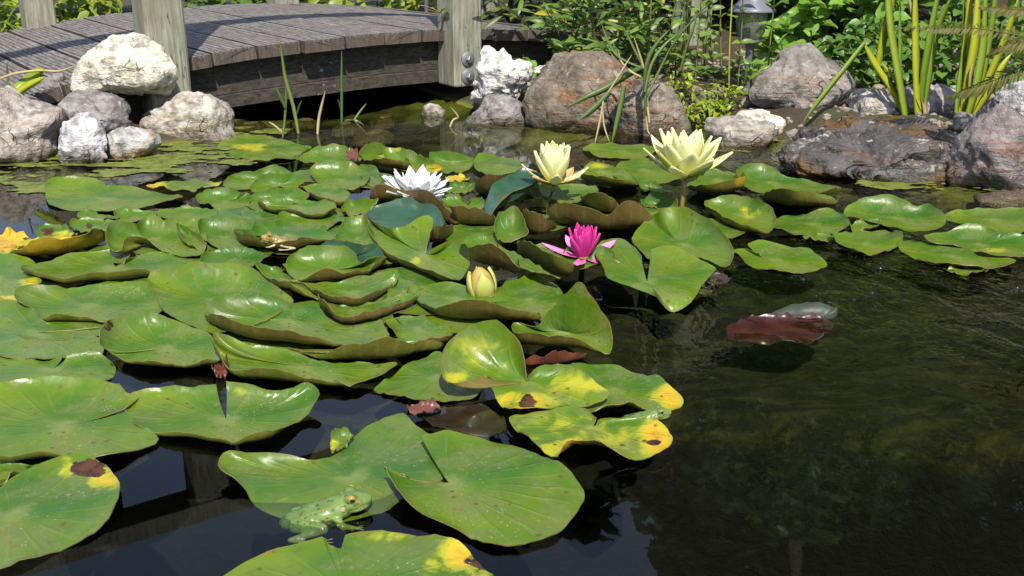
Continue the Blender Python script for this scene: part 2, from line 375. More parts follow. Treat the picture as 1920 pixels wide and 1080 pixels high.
# ------------------------------------------------------------------ ground (pond bed and banks in one sheet) and water
BX, BN = Vector((0.822, 0.569, 0)), Vector((-0.569, 0.822, 0))      # along the bridge, across the bridge
P0 = Vector((-0.866, 2.667, 0))
def bp(s, w, z=0.0): return P0 + BX * s + BN * w + Vector((0, 0, z))
chl, chr_ = on_z(455, 250), on_z(945, 228)
SHORE = [(-2.6, -2.5), (-2.6, 1.0), (-1.75, 2.0)] + [tuple(on_z(*p)[:2]) for p in ((0, 296), (110, 296), (230, 284), (330, 268))] + \
        [tuple(chl[:2]), tuple((chl + BN * 3.4)[:2]), tuple((chr_ + BN * 3.2 + BX * 0.5)[:2]), tuple(chr_[:2])] + \
        [tuple(on_z(*p)[:2]) for p in ((990, 226), (1150, 232), (1290, 236), (1340, 244), (1440, 262), (1600, 300), (1780, 330), (1930, 345))] + \
        [(1.35, 1.5), (1.8, 0.4), (1.8, -2.5)]
def shore_sd(X, Y):
    P = np.array(SHORE); n = len(P); d = np.full(X.shape, 1e9); inside = np.zeros(X.shape, bool)
    for i in range(n):
        a, b = P[i], P[(i + 1) % n]; e = b - a
        t = np.clip(((X - a[0]) * e[0] + (Y - a[1]) * e[1]) / (e @ e), 0, 1)
        d = np.minimum(d, np.hypot(X - a[0] - t * e[0], Y - a[1] - t * e[1]))
        c = ((a[1] > Y) != (b[1] > Y)); xs = a[0] + (Y - a[1]) / (b[1] - a[1] + 1e-12) * e[0]
        inside ^= c & (X < xs)
    return np.where(inside, -d, d)
def sstep(a, b, x):
    t = np.clip((x - a) / (b - a), 0, 1); return t * t * (3 - 2 * t)
def ground_h(X, Y):
    X = np.asarray(X, float); Y = np.asarray(Y, float)
    sd = shore_sd(X, Y)
    nz = np.vectorize(lambda x, y: mnoise.fractal(Vector((x * 5, y * 5, 0.3)), 1.0, 2.0, 4))(X, Y)
    nf = np.vectorize(lambda x, y: mnoise.fractal(Vector((x * 19, y * 19, 2.3)), 1.0, 2.0, 3))(X, Y)
    edge = 1.11 + 0.04 * np.sin(X * 7) + 0.03 * nz
    shelf = -np.minimum(0.052, 0.010 + 0.10 * -sd) + 0.018 * nz + 0.010 * nf
    deep = -0.75 + 0.03 * nz
    t = sstep(edge - 0.07, edge + 0.02, Y)
    hin = deep * (1 - t) + shelf * t
    hin = np.minimum(hin, -0.006)
    far = sstep(2.8, 5.5, Y) * sstep(-0.6, 0.6, X)
    hout = np.minimum(0.055 + 0.25 * far, 0.30 * sd) + (0.016 * nz + 0.006 * nf) * np.clip(sd / 0.1, 0, 1)
    return np.where(sd < 0, hin, hout)
def build_ground():
    def axis(segs):
        a = []
        for lo, hi, st in segs: a += list(np.arange(lo, hi - 1e-9, st))
        return np.array(a + [segs[-1][1]])
    xs = axis([(-80, -20, 15), (-20, -4, 2), (-4, -1.8, 0.2), (-1.8, 1.6, 0.022), (1.6, 4, 0.2), (4, 20, 2), (20, 80, 15)])
    ys = axis([(-30, -2.4, 4), (-2.4, 0.6, 0.25), (0.6, 3.4, 0.022), (3.4, 6, 0.13), (6, 20, 2), (20, 120, 20)])
    X, Y = np.meshgrid(xs, ys); H = ground_h(X, Y)
    nx, ny = len(xs), len(ys)
    v = np.stack([X, Y, H], -1).reshape(-1, 3)
    f = [(j * nx + i, j * nx + i + 1, (j + 1) * nx + i + 1, (j + 1) * nx + i) for j in range(ny - 1) for i in range(nx - 1)]
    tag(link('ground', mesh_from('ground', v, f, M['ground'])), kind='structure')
build_ground()
tag(link('water', mesh_from('water', [(-2.7, -2.6, 0), (2.0, -2.6, 0), (2.0, 6.2, 0), (-2.7, 6.2, 0)], [(0, 1, 2, 3)], M['water'], False)), kind='structure')

# ------------------------------------------------------------------ the bridge
def arch(s): return 0.209 - 0.09 * (s - 0.65) ** 2 - 0.02 * max(0.0, s - 1.0) ** 2
def build_bridge():
    root = empty('footbridge', bp(0.65, 0.6, 0)); tag(root, 'arched grey timber footbridge with ribbed deck planks and square posts', 'bridge')
    inv = root.location
    def kid(mb, name, mat, loc, rot=None, smooth=False):
        return mb.build(name, mat, root, smooth, Vector(loc) - inv, rot)
    ang = math.atan2(BX.y, BX.x)
    W = 1.26; PW = 0.118; T = 0.032
    # one ribbed plank; local x along the bridge, y across, z up
    prof = []
    ng = 8; g = PW * 0.97 / ng; x = -PW * 0.485
    for i in range(ng):
        prof += [(x + g * 0.02, 0), (x + g * 0.64, 0), (x + g * 0.72, -0.0045), (x + g * 0.94, -0.0045)]; x += g
    prof = prof[:-2] + [(PW * 0.485, 0), (PW * 0.485, -T), (-PW * 0.485, -T)]
    meshes = []
    for k in range(4):
        rnd = random.Random(k); mb = MB(); n = len(prof); ny = 14; v = []
        for j in range(ny + 1):
            y = W * j / ny - 0.02
            for (px_, pz) in prof:
                q = 0.0
                if j == 0: q = 0.0025 * mnoise.noise(Vector((px_ * 60, pz * 60, k * 3.3)))
                wob = mnoise.noise(Vector((px_ * 20, y * 3, k * 7.1))) * 0.0022
                v.append((px_ + wob * 0.5, y + q, pz + wob))
        f = [(j * n + i, (j + 1) * n + i, (j + 1) * n + (i + 1) % n, j * n + (i + 1) % n) for j in range(ny) for i in range(n)]
        f += [tuple(range(n)), tuple(ny * n + i for i in range(n - 1, -1, -1))]
        mb.add(v, f)
        nf = len(mb.f); mi = [1 if (q % n in (len(prof) - 3, len(prof) - 2, len(prof) - 1)) else 0 for q in range(nf - 2)] + [1, 1]
        meshes.append(mesh_from('plank', mb.v, mb.f, [M['deck'], M['deckend']], False, mi))
    rnd = random.Random(5)
    s = -1.28
    i = 0
    while s < 2.35:
        z = arch(s); sl = math.atan2(arch(s + 0.01) - arch(s - 0.01), 0.02)
        rot = Matrix.Rotation(ang, 3, 'Z') @ Matrix.Rotation(-sl + rnd.uniform(-0.012, 0.012), 3, 'Y')
        o = link('plank', meshes[i % 4], root, bp(s, rnd.uniform(-0.012, 0.008), z + rnd.uniform(-0.002, 0.002)) - inv, rot.to_euler())
        s += PW + 0.004; i += 1
    # arched stringers
    for w in (0.055, 1.14):
        mb = MB(); N = 46; v = []
        for j in range(N + 1):
            s_ = -1.2 + 3.5 * j / N; z = arch(s_) - T - 0.006
            hgt = 0.108 + 0.010 * math.sin(s_ * 3)
            for (dw, dz) in ((-0.025, 0), (0.025, 0), (0.025, -hgt), (-0.025, -hgt * 0.72), (-0.0235, -hgt * 0.70), (-0.025, -hgt * 0.68), (-0.025, -hgt * 0.36), (-0.0235, -hgt * 0.345), (-0.025, -hgt * 0.33)):
                v.append(BX * (s_ - 0.65) + BN * (w + dw - 0.6) + Vector((0, 0, z + dz + 0.001 * mnoise.noise(Vector((s_ * 9, dz * 30, w))))))
        # order the profile as a loop with two shallow checks on the outer face
        n = 9; order = [0, 1, 2, 3, 4, 5, 6, 7, 8]
        v2 = []
        for j in range(N + 1):
            b = j * n; hb = v[b + 2] - BN * 0.05
            v2 += [v[b], v[b + 1], v[b + 2], hb, v[b + 3], v[b + 4], v[b + 5], v[b + 6], v[b + 7], v[b + 8]]
        n = 10
        f = [(j * n + i_, j * n + (i_ + 1) % n, (j + 1) * n + (i_ + 1) % n, (j + 1) * n + i_) for j in range(N) for i_ in range(n)]
        f += [tuple(range(n)), tuple(N * n + i_ for i_ in range(n - 1, -1, -1))]
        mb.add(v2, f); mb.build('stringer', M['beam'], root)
    # posts, rails
    def post(s_, w, wd, z0, z1):
        mb = MB(); c = wd * 0.06; h = wd / 2
        ring = [(-h + c, -h), (h - c, -h), (h, -h + c), (h, h - c), (h - c, h), (-h + c, h), (-h, h - c), (-h, -h + c)]
        v = []; lv = [z0, z0 + 0.004] + [z0 + (z1 - z0) * q / 10 for q in range(1, 11)]
        for k, z in enumerate(lv):
            sc = 0.97 if k == 0 else 1.0
            for (x_, y_) in ring: v.append((x_ * sc + 0.0012 * mnoise.noise(Vector((z * 4, s_ * 9, 1))), y_ * sc, z))
        n = 8; f = [(j * n + i_, j * n + (i_ + 1) % n, (j + 1) * n + (i_ + 1) % n, (j + 1) * n + i_) for j in range(len(lv) - 1) for i_ in range(n)]
        f += [tuple(range(n - 1, -1, -1)), tuple((len(lv) - 1) * n + i_ for i_ in range(n))]
        mb.add(v, f)
        return mb.build('post', M['post'], root, False, bp(s_, w) - inv, (0, 0, ang))
    post(0.0, -0.022, 0.097, 0.03, 1.02)
    pr = post(0.855, -0.022, 0.095, 0.050, 1.02)
    for z in (0.126, 0.077):
        mb = MB()
        mb.lathe([(0.0001, 0.004), (0.0205, 0.004), (0.0215, 0.003), (0.0215, 0.0), (0.0001, 0.0)], n=20)
        o = mb.build('washer', M['galv'], pr, True, (-0.004, -0.0475, z), (R(90), 0, 0))
        mb = MB(); mb.lathe([(0.0001, 0.009), (0.0095, 0.009), (0.0110, 0.0075), (0.0110, 0.0), (0.0001, 0.0)], n=6)
        mb.build('bolt', M['galv'], pr, False, (-0.004, -0.0515, z), (R(90), 0, 0.4))
    post(-0.02, 1.235, 0.095, -0.02, 1.02); post(0.855, 1.235, 0.095, 0.05, 1.02); post(1.77, 1.235, 0.09, 0.0, 1.0)
    post(1.77, -0.022, 0.095, -0.02, 1.0)
    for w in (-0.022, 1.235):
        mb = MB(); mb.box((0, 0, 0), (3.0, 0.105, 0.052)); o = kid(mb, 'handrail', M['post'], bp(0.62, w, 1.047), (0, 0, ang))
build_bridge()

# ------------------------------------------------------------------ stones
_ico = {}
def ico(sub):
    if sub not in _ico:
        bm = bmesh.new(); bmesh.ops.create_icosphere(bm, subdivisions=sub, radius=1)
        _ico[sub] = (np.array([v.co[:] for v in bm.verts]), [tuple(v.index for v in f.verts) for f in bm.faces]); bm.free()
    return _ico[sub]
def rock(label, crop, outline, y, depth, cols, seed=0, patch=0.6, lichen=0.3, wet=0.0, moss=0.0, sink=0.0, rough=0.05, cuts=14, sub=5, ex=0.62, group=None, name='stone', facet=1.0):
    ox, oy, sc = crop
    pts = [on_y(ox + a / sc, oy + b / sc, y) for a, b in outline]
    X = np.array([p.x for p in pts]); Z = np.array([p.z for p in pts])
    cx = (X.max() + X.min()) / 2; cz = (Z.max() + Z.min()) / 2
    if sink:
        low = Z < cz; Z = np.where(low, Z - sink * (cz - Z) / (cz - Z.min()), Z); cz -= sink / 2
    n = len(X); dense = []
    for i in range(n):
        for t in np.linspace(0, 1, 12, endpoint=False):
            j = (i + 1) % n; dense.append((X[i] * (1 - t) + X[j] * t - cx, Z[i] * (1 - t) + Z[j] * t - cz))
    dense = np.array(dense); ph = np.arctan2(dense[:, 1], dense[:, 0]); rr = np.hypot(dense[:, 0], dense[:, 1])
    o = np.argsort(ph); ph, rr = ph[o], rr[o]
    V, F = ico(sub); V = V.copy()
    rs = np.random.RandomState(seed * 7 + 3)
    for k in range(cuts):
        nn = rs.normal(size=3); nn[1] = -abs(nn[1]) - 0.8
        if k % 4 == 3: nn[1] *= -1
        nn /= np.linalg.norm(nn); dd = rs.uniform(0.52, 0.86)
        q = V @ nn; V = V - np.outer(np.maximum(q - dd, 0) * 0.92, nn)
    rho = np.hypot(V[:, 0], V[:, 2]); phi = np.arctan2(V[:, 2], V[:, 0])
    r = np.interp(phi, np.concatenate([ph - 2 * np.pi, ph, ph + 2 * np.pi]), np.tile(rr, 3))
    sz = (X.max() - X.min() + Z.max() - Z.min()) / 4
    P = np.stack([r * np.power(rho, ex) * np.cos(phi), depth * V[:, 1], r * np.power(rho, ex) * np.sin(phi)], -1)
    out = []
    for p, d in zip(P, V):
        q = Vector(p) / sz; s3 = Vector((seed * 3.7, seed * 1.3, 0))
        a = mnoise.fractal(q * 1.7 + s3, 0.9, 2.1, 6); b = 1 - abs(mnoise.noise(q * 3.1 + s3)) * 2
        e = mnoise.fractal(q * 9 + s3, 0.8, 2.1, 3)
        vp = mnoise.voronoi(q * 1.25 + s3)[1][0]; hv = mnoise.noise_vector(vp * 7.31)
        fac = max(-0.5, min(0.5, (q * 1.25 + s3 - vp).dot(hv) * 1.5))
        vp2 = mnoise.voronoi(q * 3.3 + s3)[1][0]; hv2 = mnoise.noise_vector(vp2 * 5.7)
        fac2 = max(-0.4, min(0.4, (q * 3.3 + s3 - vp2).dot(hv2) * 0.8))
        st = mnoise.noise(Vector((q.x * 1.2, q.y * 1.2, q.z * 7 + q.x * 1.5)) + s3)
        dv = Vector(d).normalized()
        w = rough * sz * (a * 0.7 + b * 0.2 + e * 0.5 + st * 0.5) + sz * facet * (fac * 0.16 + fac2 * 0.10)
        out.append(Vector(p) + dv * w)
    me = mesh_from(name, out, F, M['rock'])
    ob = link(name, me, None, (cx, y, cz))
    tag(ob, label, 'stone', group)
    for k, c in zip(('cola', 'colb', 'colc'), cols): ob[k] = c
    ob['patch'] = patch; ob['lichen'] = lichen; ob['wet'] = wet; ob['moss'] = moss
    return ob
K1, K2, K3, K4 = (0, 0, 3.483), (400, 0, 3.2), (860, 0, 3.483), (1300, 0, 2.842)
cream = ((0.60, 0.54, 0.42), (0.72, 0.68, 0.58), (0.50, 0.43, 0.24))
grey = ((0.20, 0.18, 0.175), (0.33, 0.305, 0.285), (0.26, 0.21, 0.18))
pinkg = ((0.34, 0.29, 0.25), (0.48, 0.43, 0.39), (0.22, 0.17, 0.12))
white = ((0.50, 0.48, 0.50), (0.74, 0.73, 0.73), (0.17, 0.12, 0.11))
slate = ((0.36, 0.36, 0.36), (0.52, 0.50, 0.46), (0.46, 0.28, 0.14))
brown = ((0.15, 0.115, 0.082), (0.25, 0.205, 0.16), (0.20, 0.095, 0.035))
dark = ((0.075, 0.070, 0.072), (0.19, 0.178, 0.178), (0.13, 0.060, 0.035))
chalk = ((0.74, 0.69, 0.62), (0.82, 0.79, 0.74), (0.62, 0.53, 0.44))
rust = ((0.20, 0.165, 0.16), (0.30, 0.26, 0.255), (0.27, 0.11, 0.055))
rock('large cream boulder perched on other stones against the bridge post', K1, [(490,580),(500,500),(530,400),(580,340),(680,260),(760,220),(840,205),(900,220),(960,260),(1040,300),(1110,360),(1160,430),(1180,520),(1170,590),(1120,640),(1050,650),(900,630),(750,605),(600,605),(520,600)], 2.56, 0.10, cream, 1, 0.45, 0.5, rough=0.04)
rock('rounded grey stone wedged beneath the large cream boulder', K1, [(420,650),(460,600),(600,600),(700,620),(780,660),(820,720),(840,800),(800,835),(720,840),(660,860),(600,840),(500,800),(420,770)], 2.47, 0.09, grey, 2, 0.4, 0.25, sink=0.03)
rock('broad pinkish layered stone at the end of the waterside pile, dark underside', K1, [(-140,640),(-60,600),(20,590),(100,640),(180,690),(280,705),(380,720),(405,770),(350,870),(380,990),(340,1035),(100,1060),(-140,1050)], 2.36, 0.13, pinkg, 3, 0.5, 0.4, sink=0.03, rough=0.06)
rock('white stone with purple-brown blotches standing at the water edge', K1, [(380,900),(430,800),(520,745),(570,735),(620,800),(680,900),(700,1000),(690,1055),(500,1060),(400,1055),(370,960)], 2.30, 0.055, white, 4, 0.6, 0.6, sink=0.03)
rock('small flat slate streaked with orange lying at the water edge', K1, [(670,890),(720,850),(850,830),(930,850),(1030,880),(1055,930),(960,985),(850,1015),(750,1015),(690,960)], 2.36, 0.06, slate, 5, 0.9, 0.2, sink=0.03, cuts=18)
rock('big lichen-crusted stone sloping into the water below the bridge post', K1, [(850,790),(950,750),(1050,690),(1200,610),(1280,590),(1360,620),(1450,690),(1500,740),(1500,800),(1600,880),(1500,925),(1200,925),(1050,915),(1000,860),(860,830)], 2.60, 0.10, ((0.40,0.35,0.29),(0.56,0.52,0.46),(0.33,0.25,0.12)), 6, 0.6, 0.6, sink=0.05, rough=0.08)
rock('flat-topped grey block half under the bridge deck behind the pile', K1, [(130,640),(250,520),(420,480),(470,560),(470,640),(430,700),(280,720)], 2.58, 0.10, grey, 7, 0.2, 0.15, sink=0.05, cuts=18)
rock('small rounded pebble standing in the water under the bridge', K2, [(1240,680),(1260,635),(1300,618),(1350,630),(1390,665),(1395,695),(1350,715),(1280,715)], 2.90, 0.028, ((0.42,0.38,0.30),(0.52,0.48,0.40),(0.3,0.22,0.1)), 8, 0.3, 0.0, sink=0.03, sub=4, cuts=3, rough=0.03, facet=0.1)
rock('craggy chalk-white stone with hollows beside the bolted bridge post', K2, [(1545,600),(1570,500),(1580,400),(1610,310),(1650,280),(1690,300),(1740,290),(1785,330),(1800,370),(1850,345),(1900,370),(1920,440),(1890,510),(1830,570),(1810,620),(1700,640),(1580,640)], 2.92, 0.07, chalk, 9, 0.25, 0.3, rough=0.14, cuts=7)
rock('smooth grey stone at the waterline in front of the chalky one', K2, [(1475,735),(1540,690),(1600,650),(1620,590),(1680,570),(1760,580),(1830,620),(1890,700),(1880,755),(1780,775),(1600,765)], 2.80, 0.06, grey, 10, 0.3, 0.1, sink=0.03, cuts=16)
rock('large brown speckled boulder beside the chalky stone, rust-stained face', K3, [(390,650),(470,560),(560,480),(650,390),(750,345),(850,335),(950,350),(1030,400),(1100,450),(1160,500),(1180,600),(1150,750),(1120,900),(900,910),(600,880),(450,840)], 2.78, 0.15, brown, 11, 0.9, 0.3, sink=0.04, rough=0.05)
rock('olive-brown boulder overlapping the rust-stained one, grass growing over it', K3, [(980,900),(990,800),(1040,660),(1110,570),(1250,515),(1370,570),(1440,650),(1500,760),(1535,850),(1510,905),(1250,930)], 2.66, 0.09, ((0.16,0.135,0.10),(0.27,0.23,0.18),(0.24,0.12,0.05)), 12, 0.6, 0.3, sink=0.04, rough=0.07)
rock('low flat grey-brown stone at the water edge by green ground cover', K4, [(50,680),(90,630),(200,630),(330,640),(440,660),(430,720),(380,755),(250,765),(100,760)], 2.52, 0.07, ((0.30,0.27,0.22),(0.42,0.38,0.32),(0.3,0.2,0.12)), 13, 0.4, 0.2, sink=0.04)
rock('small cream stone tucked under the tilted boulder', K4, [(230,620),(260,590),(350,588),(450,600),(525,625),(510,665),(400,680),(260,660)], 2.60, 0.05, cream, 14, 0.2, 0.2, sub=4, sink=0.03)
rock('big tilted grey-brown boulder below the garden lantern', K4, [(220,490),(290,380),(400,310),(520,265),(640,238),(720,265),(800,330),(875,390),(890,450),(860,560),(820,640),(760,655),(620,620),(480,595),(350,575),(250,555)], 2.78, 0.15, ((0.19,0.165,0.14),(0.32,0.29,0.265),(0.25,0.155,0.095)), 15, 0.5, 0.3, rough=0.045, cuts=18)
rock('cream stone at the foot of the bent iris leaf', K4, [(815,640),(850,520),(930,480),(1040,500),(1090,590),(1110,670),(980,690),(850,680)], 2.66, 0.08, ((0.42,0.37,0.30),(0.56,0.51,0.44),(0.40,0.30,0.2)), 16, 0.3, 0.3, sink=0.02)
rock('long low wet dark ledge with white crust and rusty moss', K4, [(350,800),(430,710),(560,675),(800,680),(1000,665),(1250,655),(1380,720),(1395,800),(1440,940),(1400,985),(1200,985),(900,950),(700,910),(480,870),(380,850)], 2.24, 0.20, dark, 17, 0.5, 1.0, wet=0.9, moss=0.9, sink=0.04, rough=0.13, sub=6)
rock('wedge-shaped stone with a rust-red face at the end of the wet ledge', K4, [(1370,880),(1400,760),(1450,690),(1550,590),(1600,530),(1700,580),(1800,660),(1900,760),(1990,880),(1980,1000),(1750,1010),(1500,990),(1400,930)], 2.10, 0.12, rust, 18, 0.55, 0.35, wet=0.15, sink=0.05, rough=0.05)
rock('pale crumbly stone behind the rust-red wedge', K4, [(1590,640),(1620,520),(1680,420),(1760,400),(1850,420),(1920,520),(1930,660),(1760,690)], 2.38, 0.10, ((0.46,0.43,0.41),(0.62,0.60,0.58),(0.40,0.26,0.18)), 19, 0.4, 0.6, rough=0.09)
rock('mauve-grey stone half hidden behind iris stems', K4, [(1110,620),(1130,490),(1210,450),(1320,455),(1430,500),(1450,600),(1300,650),(1150,660)], 2.62, 0.08, ((0.30,0.25,0.24),(0.42,0.37,0.36),(0.35,0.2,0.14)), 20, 0.4, 0.2)
rock('small grey stone between the iris clump and the wedge', K4, [(1370,680),(1385,620),(1450,600),(1515,620),(1525,680),(1450,710)], 2.32, 0.05, grey, 21, 0.2, 0.2, sub=4)
rock('thin pale slab leaning behind the brown speckled boulder', K3, [(480,480),(500,440),(560,425),(640,425),(630,455),(560,475)], 2.98, 0.05, chalk, 22, 0.2, 0.2, sub=4)
rock('wet rust-brown stone at the waterline past the wedge', K4, [(1500,1060),(1620,1030),(1760,1025),(1900,1030),(1960,1090),(1800,1110),(1600,1100)], 1.96, 0.06, ((0.16,0.12,0.09),(0.24,0.19,0.14),(0.26,0.13,0.06)), 23, 0.6, 0.1, wet=0.6, sink=0.04, sub=4)
rnd = random.Random(12)
for k, (px, py, wd) in enumerate(((470, 238, 0.11), (520, 246, 0.13), (570, 232, 0.10), (445, 232, 0.08), (700, 255, 0.14), (650, 240, 0.10), (720, 228, 0.08))):
    p = on_z(px, py, -0.012); rs = random.Random(k + 60)
    V, F = ico(3); out = []
    for v in V:
        q = Vector(v); e = 1 + 0.25 * mnoise.noise(q * 1.4 + Vector((k * 3, 0, 0)))
        out.append((q.x * wd / 2 * e, q.y * wd * 0.4 * e, q.z * 0.022 * e))
    o = link('sunken_stone', mesh_from('sunken_stone', out, F, M['rock']), None, (p.x, p.y, -0.020), (0, 0, rs.uniform(0, 3)))
    tag(o, 'brown sunken stone lying just under the water by the bridge', 'stone', 'sunken stones by the bridge')
    o['cola'] = (0.14, 0.11, 0.05); o['colb'] = (0.22, 0.17, 0.08); o['colc'] = (0.2, 0.14, 0.05); o['patch'] = 0.4; o['lichen'] = 0.0; o['wet'] = 0.5; o['moss'] = 0.0

# ------------------------------------------------------------------ water-lily pads
# each pad: stalk joint, then points round its rim with their height above the water (cm); a rim point with four
# numbers stands straight above the fold where the blade leaves the water
A_, B_, C_, D_ = (0, 250, 3.483), (400, 250, 3.484), (660, 220, 3.176), (1000, 220, 2.7)
E_, F_, G_, H_ = (0, 460, 3.6), (360, 480, 3.6), (700, 480, 3.6), (0, 680, 2.7)
I_, J_, Kc, X_ = (380, 700, 2.8417), (720, 580, 2.16), (1320, 360, 3.177), (0, 0, 1.0)
PADN = [0]
def crom(p0, p1, p2, p3, t):
    return 0.5 * ((2 * p1) + (p2 - p0) * t + (2 * p0 - 5 * p1 + 4 * p2 - p3) * t * t + (3 * p1 - p0 - 3 * p2 + p3) * t ** 3)
def pad(label, crop, cen, spokes, z0=0.25, notch=False, hue=0.5, under=0.5, rim=0.35, stain=(), lift=0.0, wave=1.0, group=None, name='lily_pad', mats=None):
    PADN[0] += 1; seed = PADN[0]
    ox, oy, sc = crop
    W = lambda x, y, z: on_z(ox + x / sc, oy + y / sc, (z + lift) / 100)
    c = W(cen[0], cen[1], cen[2] if len(cen) > 2 else z0)
    ctrl = []
    for s in spokes:
        if len(s) == 4:
            k = W(s[2], s[3], 0.05)
            r = on_y(ox + s[0] / sc, oy + s[1] / sc, k.y)
            od = Vector((k.x - c.x, k.y - c.y, 0)).normalized()
            r = on_y(ox + s[0] / sc, oy + s[1] / sc, k.y + min(0, od.y) * 0.55 * max(r.z, 0))
            r.z = max(r.z, 0.004)
            ke = k + (k - c) * 0.03; ke.z = k.z - 0.001
            p1 = c.lerp(ke, 0.86); p1.z = max(0.0, min(c.z, 0.004)); p2 = ke
        else:
            z = s[2] if len(s) > 2 else 0.3
            if z > 0.6: z = z * 1.0
            r = W(s[0], s[1], z)
            f1, f2 = (0.55, 0.90)
            p1 = c.lerp(r, f1); p2 = c.lerp(r, f2)
            p1.z = c.z + (r.z - c.z) * 0.02; p2.z = c.z + (r.z - c.z) * (0.12 if z < 3 else 0.34)
        ctrl.append((p1, p2, r))
    a = sum((ctrl[i][2].x * ctrl[(i + 1) % len(ctrl)][2].y - ctrl[(i + 1) % len(ctrl)][2].x * ctrl[i][2].y) for i in range(len(ctrl)))
    cxy = c
    a = sum(((ctrl[i][2] - cxy).x * (ctrl[(i + 1) % len(ctrl)][2] - cxy).y - (ctrl[(i + 1) % len(ctrl)][2] - cxy).x * (ctrl[i][2] - cxy).y) for i in range(len(ctrl)))
    if a < 0: ctrl.reverse()
    n = len(ctrl); dense = []
    segs = n - 1 if notch else n
    L = [(ctrl[(i + 1) % n][2] - ctrl[i][2]).length for i in range(segs)]; tot = sum(L)
    for i in range(segs):
        m = max(2, round(72 * L[i] / tot))
        ids = [i - 1, i, i + 1, i + 2]
        ids = [min(max(q, 0), n - 1) for q in ids] if notch else [q % n for q in ids]
        for j in range(m):
            t = j / m
            dense.append(tuple(crom(ctrl[ids[0]][q], ctrl[ids[1]][q], ctrl[ids[2]][q], ctrl[ids[3]][q], t) for q in range(3)))
    if notch: dense.append(ctrl[-1])
    N = len(dense); RN = 13
    size = tot / 6.28
    top = [c]; uv = [(0.0, 0.0)]
    for i, (p1, p2, r) in enumerate(dense):
        th = 2 * math.pi * i / N
        jag = 1 + 0.010 * mnoise.fractal(Vector((math.cos(th) * 5, math.sin(th) * 5, seed * 2.3)), 0.8, 2, 4) * wave
        for q in range(1, RN + 1):
            t = (q / RN) ** 0.85
            b = (1 - t) ** 3 * c + 3 * (1 - t) ** 2 * t * p1 + 3 * (1 - t) * t * t * p2 + t ** 3 * r
            if q == RN: b = c + (b - c) * jag
            w = mnoise.fractal(Vector((b.x * 16, b.y * 16, seed * 1.7)), 1, 2, 3) * 0.0030 * wave * min(1, t * 1.6)
            rip = mnoise.fractal(Vector((math.cos(th) * 3.2, math.sin(th) * 3.2, seed * 5.1)), 0.9, 2.1, 4) * 0.0034 * t ** 3 * wave
            und = max(0.0, mnoise.noise(Vector((math.cos(th) * 1.5 + 9, math.sin(th) * 1.5, seed * 3.3))) + 0.1) * 0.011 * t ** 2.6 * min(wave, 1.5)
            b = b + Vector((0, 0, w + rip + und))
            top.append(b); uv.append((t * math.cos(th), t * math.sin(th)))
    f = []
    cols = N - 1 if notch else N
    for i in range(cols):
        i2 = (i + 1) % N
        a0, b0 = 1 + i * RN, 1 + i2 * RN
        f.append((0, a0, b0))
        for q in range(RN - 1): f.append((a0 + q, a0 + q + 1, b0 + q + 1, b0 + q))
    # vertex normals for the thickness
    nor = [Vector() for _ in top]
    for fc in f:
        nn = (top[fc[1]] - top[fc[0]]).cross(top[fc[2]] - top[fc[0]])
        for q in fc: nor[q] += nn
    nt = len(top)
    bot = [p - (nn.normalized() if nn.length > 0 else Vector((0, 0, 1))) * 0.0010 for p, nn in zip(top, nor)]
    faces = f + [tuple(reversed([q + nt for q in fc])) for fc in f]
    mi = [0] * len(f) + [1] * len(f)
    for i in range(cols):
        i2 = (i + 1) % N; a1, b1 = 1 + i * RN + RN - 1, 1 + i2 * RN + RN - 1
        faces.append((a1, a1 + nt, b1 + nt, b1)); mi.append(1)
    if notch:
        for (i, flip) in ((0, False), (N - 1, True)):
            chain = [0] + [1 + i * RN + q for q in range(RN)]
            for q in range(len(chain) - 1):
                fc = (chain[q], chain[q] + nt, chain[q + 1] + nt, chain[q + 1])
                faces.append(tuple(reversed(fc)) if flip else fc); mi.append(1)
    cx, cy = c.x, c.y
    allv = [p - Vector((cx, cy, 0)) for p in top + bot]
    me = mesh_from(name, allv, faces, mats or [M['top'], M['under']], True, mi)
    rimset = set()
    chain = [1 + i * RN + RN - 1 for i in range(N)]
    prs = list(zip(chain, chain[1:])) + ([] if notch else [(chain[-1], chain[0])])
    if notch:
        for i in (0, N - 1):
            cc_ = [0] + [1 + i * RN + q for q in range(RN)]; prs += list(zip(cc_, cc_[1:]))
    for a_, b_ in prs: rimset.add((min(a_, b_), max(a_, b_))); rimset.add((min(a_, b_) + nt, max(a_, b_) + nt))
    ev = np.empty(len(me.edges) * 2, np.int32); me.edges.foreach_get('vertices', ev); ev = ev.reshape(-1, 2)
    sh = me.attributes.new('sharp_edge', 'BOOLEAN', 'EDGE')
    sh.data.foreach_set('value', [(min(p, q), max(p, q)) in rimset for p, q in ev.tolist()])
    ul = me.uv_layers.new(name='UVMap'); uu = uv + uv
    li = np.empty(len(me.loops), np.int32); me.loops.foreach_get('vertex_index', li)
    ul.data.foreach_set('uv', np.array(uu)[li].reshape(-1))
    ya = me.attributes.new('yel', 'FLOAT', 'POINT'); da = me.attributes.new('dead', 'FLOAT', 'POINT')
    yv = np.zeros(2 * nt); dv = np.zeros(2 * nt)
    if stain:
        for i, p in enumerate(top + bot):
            qx, qy = to_px(p); qx = (qx - ox) * sc; qy = (qy - oy) * sc
            for (bx, by, rx, ry, kind, amt) in stain:
                e = math.exp(-(((qx - bx) / rx) ** 2 + ((qy - by) / ry) ** 2)) * amt
                if kind == 'y': yv[i] = max(yv[i], e)
                else: dv[i] = max(dv[i], e)
    ya.data.foreach_set('value', yv); da.data.foreach_set('value', dv)
    o = link(name, me, None, (cx, cy, 0))
    o['hue'] = hue; o['under'] = under; o['rim'] = rim
    tag(o, label, 'lily pad' if name == 'lily_pad' else 'leaf', group)
    return o

